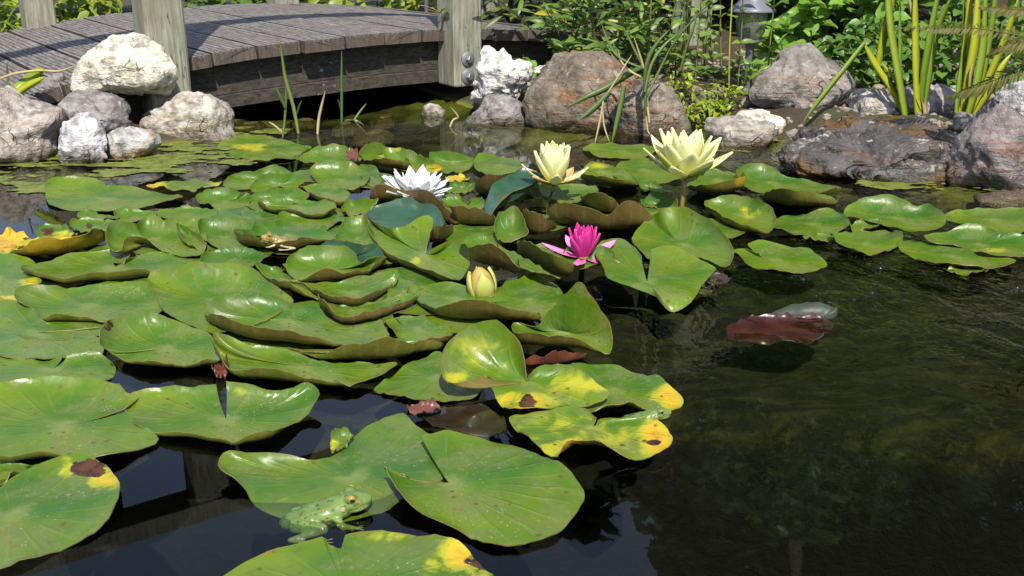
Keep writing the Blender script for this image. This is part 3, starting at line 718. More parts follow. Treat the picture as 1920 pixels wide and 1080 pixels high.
# back rows
M['topdark'] = m_plain('dark_glossy_lily_leaf', (0.026, 0.078, 0.036), 0.30, 0.6, var=0.5, scale=14, bump=0.45)
M['wine'] = m_plain('wine_red_leaf_underside', (0.048, 0.011, 0.006), 0.30, 0.45, var=0.95, scale=30, bump=1.0)
M['sunk'] = m_plain('dull_grey_green_leaf', (0.036, 0.050, 0.030), 0.5, 0.4, var=0.7, scale=30, bump=0.3)
pad('ragged algae-coated pad floating alone near the big lichen stone', B_, (280,95), [(20,95),(90,50),(200,34),(330,36),(430,50),(560,72),(640,84),(600,112),(560,140),(520,168),(380,172),(200,165),(60,135)], hue=0.75, stain=[(250,90,120,25,'y',0.8)], wave=2)
pad('green pad with a white sheen and a reddish scrap on its rim', B_, (760,178), [(545,185,.5),(580,140,1.3),(650,100,2.2),(740,80,2.6),(830,76,2.6),(900,105,2.2),(950,150,1.3),(960,185,.5),(800,205,.3),(650,203,.3)], hue=0.55)
pad('pad with a brown folded-up edge in the outermost row toward the bridge', B_, (1100,140), [(955,125,2),(1000,92,2.4),(1070,83,2.4),(1140,105,1.5),(1230,150,1.0),(1285,190,1282,238),(1180,168,1190,248),(1080,165,1100,240),(1000,175,1030,210)], hue=0.6, under=.55)
pad('yellowing pad tilted up in the outermost row, beside the folded brown edge', B_, (1310,215), [(1120,104,2.8),(1180,95,3),(1250,105,3),(1330,130,2.5),(1400,170,2),(1460,215,1.2),(1500,235,.8),(1420,265,.3),(1290,255,.3),(1180,220,.4),(1120,160,1.5)], hue=0.85, stain=[(1450,230,60,25,'y',.9),(1200,105,40,14,'y',.7)])
pad('round-backed green pad in the outermost row, reflected stone behind it', C_, (600,268), [(460,230,1.8),(500,208,2.4),(570,200,2.7),(640,208,2.4),(700,230,1.6),(730,260,.8),(700,310,.3),(600,335,.3),(520,320,.3),(470,270,.5)], hue=0.6)
pad('flat olive pad lying behind the smaller yellow flower', C_, (880,285), [(720,262),(760,240),(850,232),(940,240),(1000,265),(1010,300),(960,330),(850,342),(770,336),(730,310)], hue=0.6)
pad('flat pad alone on open water in front of the brown boulders', D_, (440,172), [(250,165),(290,145),(380,135),(480,138),(580,142),(625,160),(590,190),(520,205),(420,207),(320,198)], hue=0.85, rim=.8)
pad('rusty olive pad with a raised edge just past the smaller yellow flower', C_, (1480,315), [(1370,312,.5),(1420,275,.8),(1500,270,.5),(1590,300,.4),(1650,340,.6),(1700,400,1695,420),(1600,372,1610,432),(1480,352,1490,425),(1385,335,1390,385)], hue=0.8, under=.2, stain=[(1460,290,80,20,'y',.6)])
pad('wide flat pad lying under the larger yellow flower', D_, (560,265), [(400,290),(430,240),(500,212),(580,215),(650,260),(720,290),(750,318),(640,332),(540,340),(450,330)], hue=0.6)
pad('curled olive pad with a torn tawny edge behind the larger yellow stem', D_, (930,312), [(780,348,800,378),(880,342,890,405),(980,322,990,402),(1072,297,1066,375),(1040,285,1.2),(960,270,.8),(890,275,.6),(830,310,.4)], hue=0.5, under=.3, stain=[(1050,320,40,50,'y',.8)])
pad('bluish pad with its back bent up toward the wet ledge', D_, (1200,330), [(1030,270,2.3),(1070,240,2.8),(1150,235,2.8),(1220,255,2.3),(1270,295,1.1),(1400,320,.5),(1545,350,.3),(1530,375,.3),(1400,388,.3),(1250,382,.3),(1120,372,.3),(1050,330,.8)], hue=0.3)
pad('boat-shaped pad with a brown outer side, floating beside the wet ledge', D_, (1340,380), [(1165,392,1180,425),(1230,380,1250,468),(1320,384,1350,484),(1420,398,1460,476),(1535,428,1535,455),(1500,402,.3),(1400,372,.3),(1280,362,.3),(1200,370,.3)], hue=0.6, under=.35)
pad('smooth deep green pad with a lifted end at the raft corner, by open water', D_, (1420,540), [(1205,520,.3),(1280,500),(1380,496),(1430,475,1),(1500,465,1.5),(1560,480,1.5),(1600,525,1),(1585,560,.5),(1500,585),(1400,598),(1300,592),(1220,570)], hue=0.3)
pad('green pad with a patch of orange rust spots', D_, (1050,490), [(885,468,905,505),(1000,518,1000,560),(1100,555,1090,585),(1190,585,1185,600),(1228,520,1.2),(1205,450,2.3),(1160,430,2.6),(1100,412,2.5),(1000,400,2.4),(920,408,2),(870,430,1.5)], hue=0.65, under=.45, stain=[(1090,480,60,34,'y',.55)])
pad('small bluish pad tucked at the foot of the larger yellow stem', D_, (640,442), [(545,440,.5),(580,410,1.3),(640,388,2.2),(700,400,2.2),(730,440,1.3),(700,458,.5),(600,456,.3)], hue=0.15)
pad('pale folded pad tip behind the larger yellow stem', D_, (600,365), [(540,345,.8),(590,327,1.4),(640,340,1.2),(670,375,.6),(620,385,.3),(560,375,.3)], hue=0.5)
pad('light green pad under the smaller yellow flower, stem rising through its edge', D_, (190,395), [(25,365,.5),(80,340,1),(200,338,1),(310,345,1),(328,380,.6),(300,420,.3),(180,440,.3),(80,412,.3)], hue=0.65)
pad('dark maroon-green pad standing on edge between the two yellow flowers', D_, (345,445), [(240,402,262,440),(290,388,310,480),(350,394,360,496),(410,425,410,498),(437,470,425,495),(425,440,.3),(370,415,.3),(290,410,.3)], hue=0.35, under=.6)
pad('big two-humped maroon pad rising behind the pink flower', D_, (340,535), [(70,472,90,540),(130,447,140,560),(220,450,220,578),(320,485,320,586),(375,515,375,588),(430,462,430,588),(480,434,490,588),(550,455,550,576),(630,540,612,556),(560,500,.3),(400,520,.3),(250,500,.3),(120,490,.3)], hue=0.4, under=.75)
pad('big bright round pad raised behind the notched one beside the pink flower', D_, (770,650,.5), [(970,772,.2),(1000,750,.5),(1012,700,1.2),(990,630,2.5),(940,560,3.5),(880,510,4.3),(800,475,4.7),(720,460,4.5),(650,473,4),(590,505,2.3),(540,550,1.6),(500,605,1),(520,660,.5),(600,730,.2),(740,745,.2),(850,715,.3)], hue=0.5)
pad('large deeply notched bright pad drooping its tip into open water', D_, (576,835,2.0), [(545,700,2.6),(510,655,2.9),(460,615,3),(400,605,3),(340,640,2.8),(310,690,2.3),(350,760,2),(378,828,1.7),(480,856,1.5),(600,895,1.2),(650,945,.8),(692,978,.3),(735,975,.3),(800,945,.7),(850,860,1.2),(925,790,1.6),(890,755,2.2),(820,705,2.6),(740,668,3),(650,655,3.1),(597,670,2.7)], notch=True, hue=0.62)
pad('pale pad with a thin upturned sliver floating off the raft edge', Kc, (420,405), [(330,382,.3),(262,318,.8),(400,318,.4),(550,340),(660,380),(733,430),(680,465),(560,480),(400,462),(250,428),(172,352),(230,345)], hue=0.8)
pad('small flat sliver of pad between raft and boat-ended pad', Kc, (690,277), [(590,268),(680,258),(760,262),(775,285),(700,297),(620,282)], hue=0.85)
pad('boat-ended yellow-green pad with both tips raised, bubbles near it', Kc, (960,310), [(762,250,1.5),(820,256,.8),(900,236,.5),(1000,225,.5),(1080,230,.5),(1130,262,.7),(1178,265,1.4),(1160,312,.7),(1060,365,.3),(960,375,.3),(860,342,.4),(790,300,1.0)], hue=0.8)
pad('little lime scrap of pad wedged behind the boat-ended pad', Kc, (950,208), [(870,215),(890,180,.6),(960,185),(1045,170,.6),(1030,210),(960,232),(900,235)], hue=0.9)
pad('wavy bluish pad with a white sheen in the cluster by the ledge', Kc, (1150,155), [(830,130,.5),(850,95,1),(920,65,1.5),(1000,40,2.2),(1110,28,2.7),(1200,50,2.4),(1260,85,1.5),(1330,75,1.9),(1400,100,1.9),(1440,160,1),(1420,205,.4),(1330,225,.3),(1150,215,.3),(980,192,.3),(870,165,.3)], hue=0.25)
pad('broad light green pad next to the wavy bluish one', Kc, (1720,165), [(1440,130,.5),(1500,110,.8),(1650,98,1),(1800,88,1),(1960,95,1),(2030,150,.5),(2000,220,.3),(1850,250,.3),(1700,232,.3),(1550,192,.3),(1450,165,.3)], hue=0.65)
pad('bronze-tinged pad with a lifted shiny fold', Kc, (1640,315), [(1310,280,.3),(1360,255,.5),(1450,240,.8),(1520,205,1.7),(1610,193,2.1),(1700,210,1.9),(1760,260,1.1),(1830,250,1.2),(1930,260,1.2),(1980,320,.5),(1930,385,.3),(1800,392,.3),(1650,372,.3),(1560,332,.3),(1440,316,.3),(1340,305,.3)], hue=0.3, lift=.3, stain=[(1720,350,200,25,'y',.35)])
pad('long flat pale green pad under the bronze-tinged one', Kc, (1480,385), [(1162,340),(1175,297),(1260,290),(1400,310),(1540,330),(1640,380),(1780,396),(1855,420),(1800,450),(1650,465),(1500,456),(1350,422),(1220,382)], hue=0.6)
pad('yellow-green pad mostly hidden beneath the long pale one', Kc, (1560,468,.1), [(1440,460,.1),(1560,448,.1),(1690,470,.1),(1600,491,.1),(1500,486,.1)], hue=0.9, z0=.1)
wp = pad('overturned pad with a wet wine-red underside, alone on open water', Kc, (480,825,.6), [(140,870,.1),(150,815,.4),(220,765,.7),(330,752,.9),(450,745,1.0),(560,737,1.1),(690,735,1.1),(765,770,.9),(745,840,.5),(690,895,.15),(600,918,.05),(470,906,.05),(335,894,.05),(190,898,.05)], hue=0.02, z0=.6, lift=-.55, wave=1.7, mats=[M['wine'], M['sunk']])
fl = pad('x', Kc, (600,752,.4), [(375,752,.4),(420,715,1.0),(480,690,1.5),(600,662,1.9),(700,665,1.9),(765,690,1.5),(795,702,1.2),(770,752,.5),(600,770,.2),(450,765,.2)], lift=-.3, wave=.6, name='raised_flap', mats=[M['sunk'], M['wine']])
for kk in ('label', 'category'): del fl[kk]
fl.location = fl.location - wp.location; fl.parent = wp
# around the flowers
pad('pad with a long pinkish-brown arched rim hiding half the white flower', C_, (330,470), [(108,482,112,508),(150,428,165,520),(230,418,240,520),(350,424,350,530),(450,452,440,560),(545,525,530,610),(640,640,600,645),(560,545,.4),(450,490,.4),(300,455,.4),(180,462,.4)], hue=0.4, under=1.0)
pad('blue-green glossy pad cupped under the pinkish-brown rim', C_, (320,635), [(95,580,.5),(140,530,1.5),(220,500,2.4),(310,487,2.8),(400,495,2.8),(480,525,2.4),(530,580,1.7),(547,640,1),(520,680,.5),(300,690,.4),(160,650,.4)], hue=0.0, lift=.4, mats=[M['topdark'], M['under']])
pad('large notched pad folded like a saddle in front of the blue-green one', C_, (432,815,.8), [(440,800,1),(476,650,2.5),(480,602,3),(430,585,3.5),(380,600,3.5),(310,640,3),(250,660,2.8),(180,652,2),(130,640,1.6),(95,605,1.5),(100,680,1),(180,775,190,825),(300,840,300,885),(420,890,440,930),(540,945,560,985),(640,982,.3),(690,910,.7),(702,850,1.2),(690,800,2),(640,752,2.8),(600,735,3),(520,772,2.3),(450,808,1)], notch=True, hue=0.75, under=.35, lift=.5, stain=[(380,850,60,40,'y',.55)])
pad('dark shiny pad bent over like a hood below the smaller yellow flower', C_, (955,445,3.3), [(815,640,.5),(790,560,1.4),(800,480,2.6),(850,405,3.9),(920,355,4.8),(1000,322,5.2),(1080,322,5.2),(1140,350,4.6),(1090,402,2.9),(1010,468,1.8),(930,522,1.0),(860,578,.6)], hue=0.0, under=.9, z0=4.2, mats=[M['topdark'], M['under']])
pad('maroon pad back showing behind the shiny hood-like pad', C_, (830,440), [(730,412,742,450),(770,365,775,478),(840,350,835,488),(915,342,885,480),(940,400,.3),(900,440,.3),(800,420,.3)], hue=0.3, under=.85)
pad('small bright ribbed pad standing in front of the shiny hood', C_, (950,695), [(850,650,1.5),(870,580,3),(920,545,3.8),(970,540,3.8),(1010,575,3.3),(1030,640,2.4),(1045,710,1.2),(960,745,.5),(890,742,.5),(860,700,.8)], hue=0.6, lift=.6)
pad('brown triangular pad back beside the small ribbed one', C_, (1110,680), [(1015,560,1030,690),(1080,570,1080,705),(1150,602,1150,700),(1220,636,1200,665),(1170,640,.3),(1080,640,.3)], hue=0.5, under=.75)
pad('bright green pad between the white flower and the shiny hood', C_, (660,522), [(530,490,1),(570,465,1.5),(640,463,1.5),(690,500,1),(720,480,1.4),(770,485,1.5),(788,520,1),(760,548,.3),(650,546,.3),(580,532,.3)], hue=0.62)
pad('low reddish-brown pad edge beneath the bright one by the hood', C_, (720,600), [(590,542,620,640),(680,537,690,652),(760,548,770,655),(850,600,830,650),(800,580,.3),(700,570,.3)], hue=0.5, under=.75)
pad('soft green pad just behind the white flower tips', C_, (650,425), [(565,430,.5),(600,395,1),(660,385,1.4),(720,385,1.2),(728,420,.5),(650,455,.3),(580,455,.3)], hue=0.45)
pad('narrow yellow dying pad behind the white flower', C_, (630,367), [(555,355),(600,347),(660,352),(700,368),(650,382),(580,380)], hue=1.0, stain=[(630,367,90,40,'y',1.2)])
pad('rolled brown pad corner inside the saddle-shaped one', C_, (540,700), [(480,668,470,740),(530,645,505,768),(590,647,590,702),(600,680,.4),(540,690,.4)], hue=0.4, under=.75)
pad('pad with a rounded brown belly above the flower bud', C_, (790,752,1.4), [(645,770,1.8),(720,765,725,862),(800,766,800,890),(880,812,880,906),(960,872,960,920),(1000,905,1000,930),(960,850,.8),(830,738,1.6),(760,716,2),(700,720,2.2),(660,742,2)], hue=0.65, under=.7, lift=1.6)
pad('slim green pad slanting between the bud and the pink flower', C_, (1050,880,1.2), [(870,780,1.2),(960,802,1.3),(1060,860,1.2),(1160,922,1),(1240,980,.8),(1130,945,1),(1020,905,1),(930,860,1)], hue=0.65, lift=1.2)
pad('dark olive pad standing on edge in front of the pink flower', C_, (1150,820), [(988,752,1000,850),(1050,747,1070,895),(1130,790,1160,945),(1220,840,1250,980),(1320,895,1310,960),(1250,850,.3),(1120,780,.3)], hue=0.4, under=.25)
pad('green cupped pad holding the pink flower', C_, (1400,885,.8), [(1245,862,1.5),(1262,808,2),(1330,800,1.5),(1430,795,2.4),(1500,788,2.5),(1570,830,2),(1500,862,1.2),(1420,890,1),(1330,905,1)], hue=0.5, lift=.5)
# middle of the raft
pad('wide pad with a long folded brown edge in front of the bud', G_, (560,285), [(230,225,240,255),(320,310,330,350),(420,358,440,420),(520,320,540,452),(650,302,660,470),(800,308,800,466),(950,352,950,467),(1050,392,1050,465),(1130,435,1120,458),(1000,350,.3),(800,285,.3),(700,240,.3),(600,215,.3),(450,205,.3),(320,195,.5)], hue=0.6, under=.4)
pad('green pad shaded by the white-sheened peak', G_, (1050,300), [(810,310,.3),(850,262,.5),(900,200,.6),(1000,145,.8),(1150,150,.8),(1280,250,.6),(1230,400,.4),(1130,432,.3),(950,362,.3)], hue=0.55)
pad('pad with a tall pointed peak gleaming white in the sun', G_, (1280,505,.5), [(960,512,980,598),(1090,510,1090,628),(1250,527,1250,640),(1400,577,1400,648),(1520,632,1520,655),(1592,655,.4),(1612,560,1.5),(1575,440,3.4),(1500,300,5.8),(1440,225,7),(1385,165,8),(1325,215,6.8),(1250,290,5),(1170,400,2.6),(1100,482,1.2),(1000,476,.6),(940,472,.8)], hue=0.55, under=.4)
pad('tall round yellow-green lobe pad with a brown rotten patch at its notch', G_, (1030,850,.8), [(1028,800,1.6),(1012,680,3.4),(980,570,5),(920,490,6),(830,445,6.5),(740,440,6.5),(640,465,6),(550,540,5),(480,640,4),(457,740,3),(475,825,2.2),(545,872,1.8),(680,835,1.6),(765,808,1.4),(800,900,.7),(885,1040,.3),(950,1062,.3),(1100,1042,.3),(1200,1048,.3),(1310,1012,.6),(1420,1030,.4),(1600,955,.6),(1500,865,1.3),(1400,792,1.9),(1290,735,2.3),(1200,730,2.4),(1120,747,2),(1065,790,1.5),(1043,825,1.1)], notch=True, hue=0.92, under=.75, lift=.5, stain=[(560,830,90,50,'y',.62),(750,680,420,330,'y',.30),(1300,860,320,140,'y',.34),(1000,990,220,65,'y',1.05),(1500,870,130,50,'y',.6),(1030,985,75,60,'d',1.15),(1225,970,28,22,'d',.9),(1150,965,16,12,'d',.8),(940,960,30,26,'d',.7)])
pad('dull olive pad ending in a yellow tip behind the double-lobed yellow pad', J_, (930,330), [(750,226,.4),(850,218,.4),(950,235,.4),(1050,265,.4),(1130,300,.4),(1200,350,.4),(1208,385,.4),(1160,408,.3),(1050,398,.8),(990,372,1.4),(900,400,1),(820,420,.4),(760,340,.3)], hue=0.6, stain=[(1160,360,90,60,'y',.85)])
pad('double-lobed yellowing pad with dark decay spots along its rim', J_, (845,478,.6), [(856,440,1),(800,402,.8),(700,414,.6),(560,426,.5),(505,442,.4),(540,490,.4),(600,530,.4),(650,585,.3),(700,600,.3),(722,568,1),(760,546,1.3),(850,548,1.4),(930,580,.7),(990,602,.3),(1080,606,.3),(1150,572,.3),(1166,530,.4),(1120,478,.6),(1060,446,.8),(920,441,1),(868,456,1)], notch=True, hue=0.9, lift=.3, stain=[(660,555,90,50,'y',.95),(830,490,420,130,'y',.34),(760,540,60,25,'y',.8),(1110,520,75,90,'y',1.0),(1090,540,38,14,'d',1.0),(690,550,14,8,'d',.9),(670,575,10,8,'d',.9),(1130,590,20,10,'d',.7)])
pad('smooth green pad half under the tall yellow-green lobe', G_, (420,820,.2), [(0,890,.25),(60,850,.25),(200,760,.25),(350,700,.25),(450,672,.25),(600,740,.2),(720,850,.2),(705,940,.25),(600,965,.25),(450,985,.25),(300,976,.25),(150,946,.25),(30,916,.25)], hue=0.5)
pad('small pad with a pinkish folded edge behind the tall yellow-green lobe', G_, (300,490), [(65,437,.4),(200,410,.5),(330,405,.6),(370,440,.5),(500,482,.5),(536,530,.4),(520,546,500,596),(420,547,420,608),(320,562,330,602),(240,578,245,592),(130,515,.4)], hue=0.6, under=.8)
pad('long rolled olive pad edge lying behind the longest boat-shaped pad', F_, (1200,640), [(640,626,650,640),(740,660,760,672),(840,690,850,702),(920,652,940,712),(1050,594,1060,720),(1200,578,1200,722),(1400,584,1380,710),(1560,607,1540,678),(1690,626,1680,646),(1600,600,.3),(1400,600,.3),(1100,620,.3),(850,660,.3)], hue=0.5, under=.15)
pad('longest boat-shaped green pad facing the open gap of water', F_, (750,745), [(140,575,165,680),(190,680,205,742),(260,762,290,818),(450,772,430,856),(620,805,620,870),(820,828,820,868),(1000,862,1000,885),(1065,890,.3),(1200,830,.5),(1385,733,1),(1200,724,.4),(1000,720,.4),(850,706,.4),(700,650,.6),(500,600,1.2),(330,575,1.8),(250,540,2.5),(190,530,3),(150,542,3)], hue=0.62, under=.0, lift=.3)
pad('wide grey-green pad with a deep brown fold along one side', F_, (650,430), [(85,400,120,450),(150,390,190,525),(300,435,310,570),(450,482,450,600),(600,510,600,620),(750,540,760,634),(880,570,890,634),(1000,595,1000,622),(1100,600,.4),(1320,567,.8),(1292,480,1.5),(1268,432,2),(1150,465,.8),(950,452,.5),(850,372,1),(700,330,1.5),(600,285,2),(450,257,2.5),(300,258,2.8),(180,272,2.8),(110,320,2.6)], hue=0.3, under=.5, lift=.25)
pad('large glossy pad with a bright window of sun sheen', X_, (405,565,.4), [(277,523,1.4),(300,507,2.4),(350,502,3),(400,499,3.3),(450,500,3.3),(482,512,2.8),(520,545,1.5),(550,570,.6),(480,610,.4),(400,628,.4),(350,606,.5),(305,578,.7)], hue=0.5, lift=.2)
pad('wavy-backed pad with a slit from its edge, beside the large glossy one', E_, (600,405), [(95,330,1.9),(130,280,2.4),(220,262,2.4),(320,275,1.9),(450,292,1),(560,275,1.2),(700,265,1.5),(850,246,2),(950,245,2),(1000,265,1.7),(1040,315,1),(1092,400,.5),(1090,450,.4),(900,505,.3),(710,530,.3),(620,502,620,526),(500,472,510,522),(380,462,390,520),(290,488,300,514),(230,432,.8),(140,385,1.4)], hue=0.55, under=.2)
pad('flat pale pad running off beside the brown-speck rim one', E_, (250,590), [(690,548),(600,560),(420,532),(290,512),(220,450),(140,402),(0,400),(-100,430),(-190,520),(-200,640),(-120,720),(0,752),(200,770),(400,766),(650,746),(705,710),(700,645),(610,603)], notch=True, hue=0.6)
pad('flat notched pad wedged behind the big white-edged one', E_, (355,835,.15), [(452,778,.2),(600,757,.2),(710,755,.2),(775,800,.2),(770,870,.2),(700,915,.2),(400,960,.2),(100,960,.2),(-200,900,.2),(-200,800,.2),(0,762,.2),(250,776,.2),(425,770,.2)], notch=True, hue=0.7, z0=.15)
pad('cupped bright pad with a brown scab on its rim', E_, (1130,690), [(672,640,2.1),(690,560,2.7),(760,495,2.9),(880,465,2.9),(1000,455,2.7),(1100,470,2.4),(1250,550,1.2),(1400,600,.8),(1440,645,.6),(1480,740,.5),(1470,790,1460,815),(1400,797,1400,822),(1200,797,1200,828),(1000,792,1000,824),(850,770,855,800),(740,720,760,745),(685,680,1.6)], hue=0.55, under=.05, lift=.3, stain=[(735,545,45,45,'d',.9)])
pad('large pad with a raised slit and olive edge, next to the dying rolled one', E_, (775,142), [(850,102,.8),(930,62,.8),(1030,52,.8),(1180,80,.5),(1262,140,.4),(1150,195,.4),(1020,214,1025,222),(970,212,970,238),(850,197,840,260),(650,202,650,268),(500,222,500,275),(400,232,400,272),(270,200,280,248),(150,168,165,192),(350,115,.6),(550,68,.6),(740,40,.8)], notch=True, hue=0.6, under=.1)
pad('rolled yellow-brown dying pad like a cigar', A_, (350,730), [(55,782,100,800),(150,742,180,815),(300,702,300,822),(450,682,440,808),(600,662,580,775),(692,656,690,728),(600,680,.3),(400,700,.3),(200,740,.3)], hue=0.95, under=.4, stain=[(350,740,420,110,'y',.8),(680,700,60,60,'y',1)])
pad('torn orange decaying pad with a pointed shred standing up', A_, (80,710), [(-100,660),(10,650,.8),(45,602,1.6),(85,645,1),(170,662,1),(272,702,.5),(200,745),(60,785),(-90,785)], hue=1, stain=[(80,700,260,120,'y',1.3),(170,690,60,14,'d',.9)], wave=2.5)
pad('small curled grey and orange leaf remnant beside the red-spotted pad', A_, (370,672), [(240,665,.3),(290,620,.8),(380,612,1),(470,635,.8),(505,665,.4),(440,695,.3),(340,702,.3),(270,695,.3)], hue=.2, under=.8, stain=[(430,670,90,30,'y',1.2),(320,640,70,40,'d',.8)], wave=2)
pad('washed-out yellow pad with an orange end partly underwater', E_, (-20,225,.15), [(-200,80,.2),(0,75,.2),(150,92,.2),(235,120,.2),(240,200,.2),(280,270,.2),(130,310,.2),(112,388,.2),(0,396,.2),(-200,380,.2)], hue=0.9, z0=.15, stain=[(60,370,120,35,'y',1.1),(190,250,90,40,'y',.6)])
pad('broad flat pad with a raised bright back, outlier facing the stone pile', A_, (700,430), [(295,370,1),(310,320,1.8),(380,286,2.4),(480,280,2.4),(580,290,2.1),(660,310,1.6),(720,345,.9),(900,366,.4),(1060,386,.4),(1175,405,.5),(1180,430,.5),(1000,470),(850,500),(700,514),(580,506),(450,496),(330,470),(300,420,.5)], hue=0.6)
pad('flat pad with an orange tip floating behind the broad outlier', A_, (1220,350), [(955,345),(1000,335),(1080,315),(1200,305),(1330,305),(1450,325),(1400,352),(1300,362),(1270,390),(1150,390),(1050,370)], hue=0.75, stain=[(1000,345,80,30,'y',1.1),(1400,330,70,20,'y',.6)])
pad('rounded green pad next to the orange-tipped one', A_, (1470,442), [(1280,410,1.2),(1310,375,1.9),(1370,358,2.1),(1480,360,1.9),(1560,385,1.6),(1620,395,1.1),(1640,440,.6),(1600,480,.3),(1500,498,.3),(1400,490,.3),(1320,460,.4)], hue=0.55)
pad('pad with pale scars on a double hump, outer row facing the big stones', B_, (270,305), [(65,345,.5),(110,290,1),(190,260,1.5),(270,250,1.7),(330,220,2.3),(400,217,2.3),(470,240,1.8),(520,265,1.3),(440,300,.8),(300,340,.4),(220,360,.4),(120,362,.4)], hue=0.6)
pad('low round pad with faint rust freckles below the double-humped one', B_, (410,340), [(245,340,1),(290,295,1.9),(370,275,2.1),(460,275,2.1),(540,285,1.7),(590,320,1),(560,350,.5),(400,372,.4),(300,390,.4),(250,385,.5)], hue=0.7, lift=.2)
pad('bright pad with white glare standing beside the shaded dark one', B_, (830,305), [(630,230,1.9),(660,200,2.6),(740,193,2.7),(830,200,2.4),(900,190,2.4),(960,220,1.8),(1020,270,1.1),(1000,330,.5),(900,370,.4),(760,347,.4),(670,312,.6),(640,270,1.2)], hue=0.6)
pad('dark shaded pad slipping behind the white flower', B_, (1040,290), [(960,200,1.0),(1030,215,1),(1090,260,.6),(1085,345,.3),(1000,335,.3),(960,280,.4)], hue=0.2)
pad('pad with a long brown turned-up lip just before the white flower', B_, (740,392), [(568,352,590,388),(680,410,680,448),(800,450,785,480),(850,462,845,488),(885,430,.4),(890,392,.7),(830,352,.9),(700,330,1),(620,338,.9)], hue=0.6, under=.75, lift=.2)
pad('pale sheened pad behind the shallow boat with brown keel', B_, (390,435), [(208,460,.6),(240,410,1.2),(320,380,1.7),(450,370,1.9),(560,375,1.7),(625,410,1),(580,460,.4),(420,490,.3),(300,505,.3),(240,495,.4)], hue=0.6)
pad('shallow boat-like pad with a thin brown keel, mid raft', B_, (540,472), [(292,450,302,480),(340,485,335,506),(450,502,460,530),(550,517,560,545),(680,545,690,560),(790,492,745,538),(790,478,.8),(700,440,1),(600,430,1),(500,418,1.2),(400,415,1.5),(320,425,1.5)], hue=0.6, under=.6, lift=.4)
pad('small crooked lime pad propped against the arched rim', B_, (930,492), [(842,490,.8),(870,440,1.5),(920,430,1.7),(1000,440,1.8),(1082,445,2),(1000,520,.5),(900,536,.4)], hue=0.85, under=.4, lift=.5)
pad('flat blue-grey pad in a gap behind the brown frog', B_, (200,545,.15), [(-20,545,.2),(60,508,.2),(200,490,.2),(340,520,.2),(430,560,.2),(380,595,.2),(260,595,.2),(120,570,.2),(0,565,.2)], hue=0.2, z0=.15)
pad('broad flat green pad behind the pad carrying the brown frog', B_, (640,560), [(400,590,.5),(440,545,.7),(520,532,.8),(620,540,.6),(760,530,.6),(860,545,.5),(800,600,.3),(720,640,.2),(560,620,.2),(450,610,.2)], hue=0.6)
pad('pad with a curled brown lip on which the brown frog sits', B_, (480,665), [(140,650,150,690),(200,657,210,748),(270,692,280,772),(320,722,340,768),(420,712,430,780),(520,692,540,775),(650,696,660,733),(790,693,780,703),(740,640,.6),(728,600,1.4),(600,610,.5),(480,575,.7),(400,572,1.5),(340,572,1.9),(270,592,1.9),(240,650,1.1)], hue=0.35, under=.55, lift=.4)
pad('leaning pad lit bright green between brown frog and saddle-shaped pad', B_, (940,692), [(800,700,.6),(820,640,1.2),(870,580,1.9),(960,540,2.7),(992,545,2.7),(1030,620,1.9),(1062,690,1.2),(1050,732,.6),(950,732,.4),(850,716,.4)], hue=0.5, lift=.2)
pad('dusky blue-green pad half under the cupped lime one', B_, (900,800), [(640,760,1.2),(740,715,1.9),(850,710,2.3),(960,725,2.3),(1060,740,1.9),(1110,790,1.2),(1112,832,.6),(900,890,.3),(700,870,.3)], hue=0.05, lift=.1, mats=[M['topdark'], M['under']])
pad('cupped lime pad with a rusty lip below the brown frog', B_, (760,885,.3), [(490,905,.8),(560,950,565,962),(650,917,650,974),(760,908,760,982),(900,906,900,962),(1030,886,1030,923),(1130,836,1120,855),(1060,840,.7),(980,870,.6),(935,835,1.4),(928,790,2.2),(850,748,2.6),(740,745,2.6),(620,757,2.6),(520,777,2.4),(478,845,1.7)], hue=0.8, under=.65, lift=.4)
pad('shadowed cup-shaped pad with a ragged brown keel, mid raft', F_, (1080,245), [(605,160,620,176),(700,170,720,202),(800,217,820,262),(900,277,920,325),(1000,302,1000,350),(1085,313,1080,360),(1180,267,1190,333),(1290,212,1290,268),(1380,180,1375,200),(1385,108,1.8),(1330,115,1.4),(1200,135,.5),(1000,200,.3),(800,165,.4)], hue=0.65, under=.7, lift=.2)
pad('green pad leaning on the large glossy one, one flank olive', F_, (620,150), [(432,68,1.9),(520,62,1.5),(600,92,1),(665,160,.5),(780,230,.4),(862,290,.3),(750,262,745,282),(600,212,610,240),(500,152,515,190),(440,90,1.6)], hue=0.65, under=.1, lift=.2)
pad('v-shaped pad with a broad rusty keel behind the grey-green one', F_, (1100,365), [(855,288,885,385),(900,342,920,420),(1000,410,985,455),(1055,422,1060,474),(1150,392,1180,452),(1300,342,1320,412),(1520,292,1500,330),(1450,280,.4),(1250,310,.4),(1000,345,.3),(900,310,.4)], hue=0.65, under=.7, lift=.2)
pad('small sunlit pad corner peeping between folded edges, mid raft', F_, (1430,240), [(1385,165,.3),(1480,178,.3),(1535,215,.3),(1520,285,.3),(1400,320,.3),(1310,300,.3)], hue=0.8)
pad('pad marked with one dark red spot', A_, (620,612), [(460,590,.8),(520,562,1),(640,555,1),(740,565,.8),(772,592,.4),(700,640),(620,660),(540,656),(490,622,.5)], hue=0.6, stain=[(585,605,26,26,'d',1.0)])
pad('thin flat pad strip behind the red-spotted one', A_, (640,540,.2), [(505,542,.3),(560,512,.4),(640,525,.3),(760,545,.2),(765,575,.2),(600,562,.2)], hue=0.6, z0=.2)
pad('olive pad with a creased front beside the double-eared one', A_, (880,545), [(748,512,1.2),(830,492,1.2),(950,495,1),(1020,520,.6),(1000,565),(900,580),(790,586,.3)], hue=0.7)
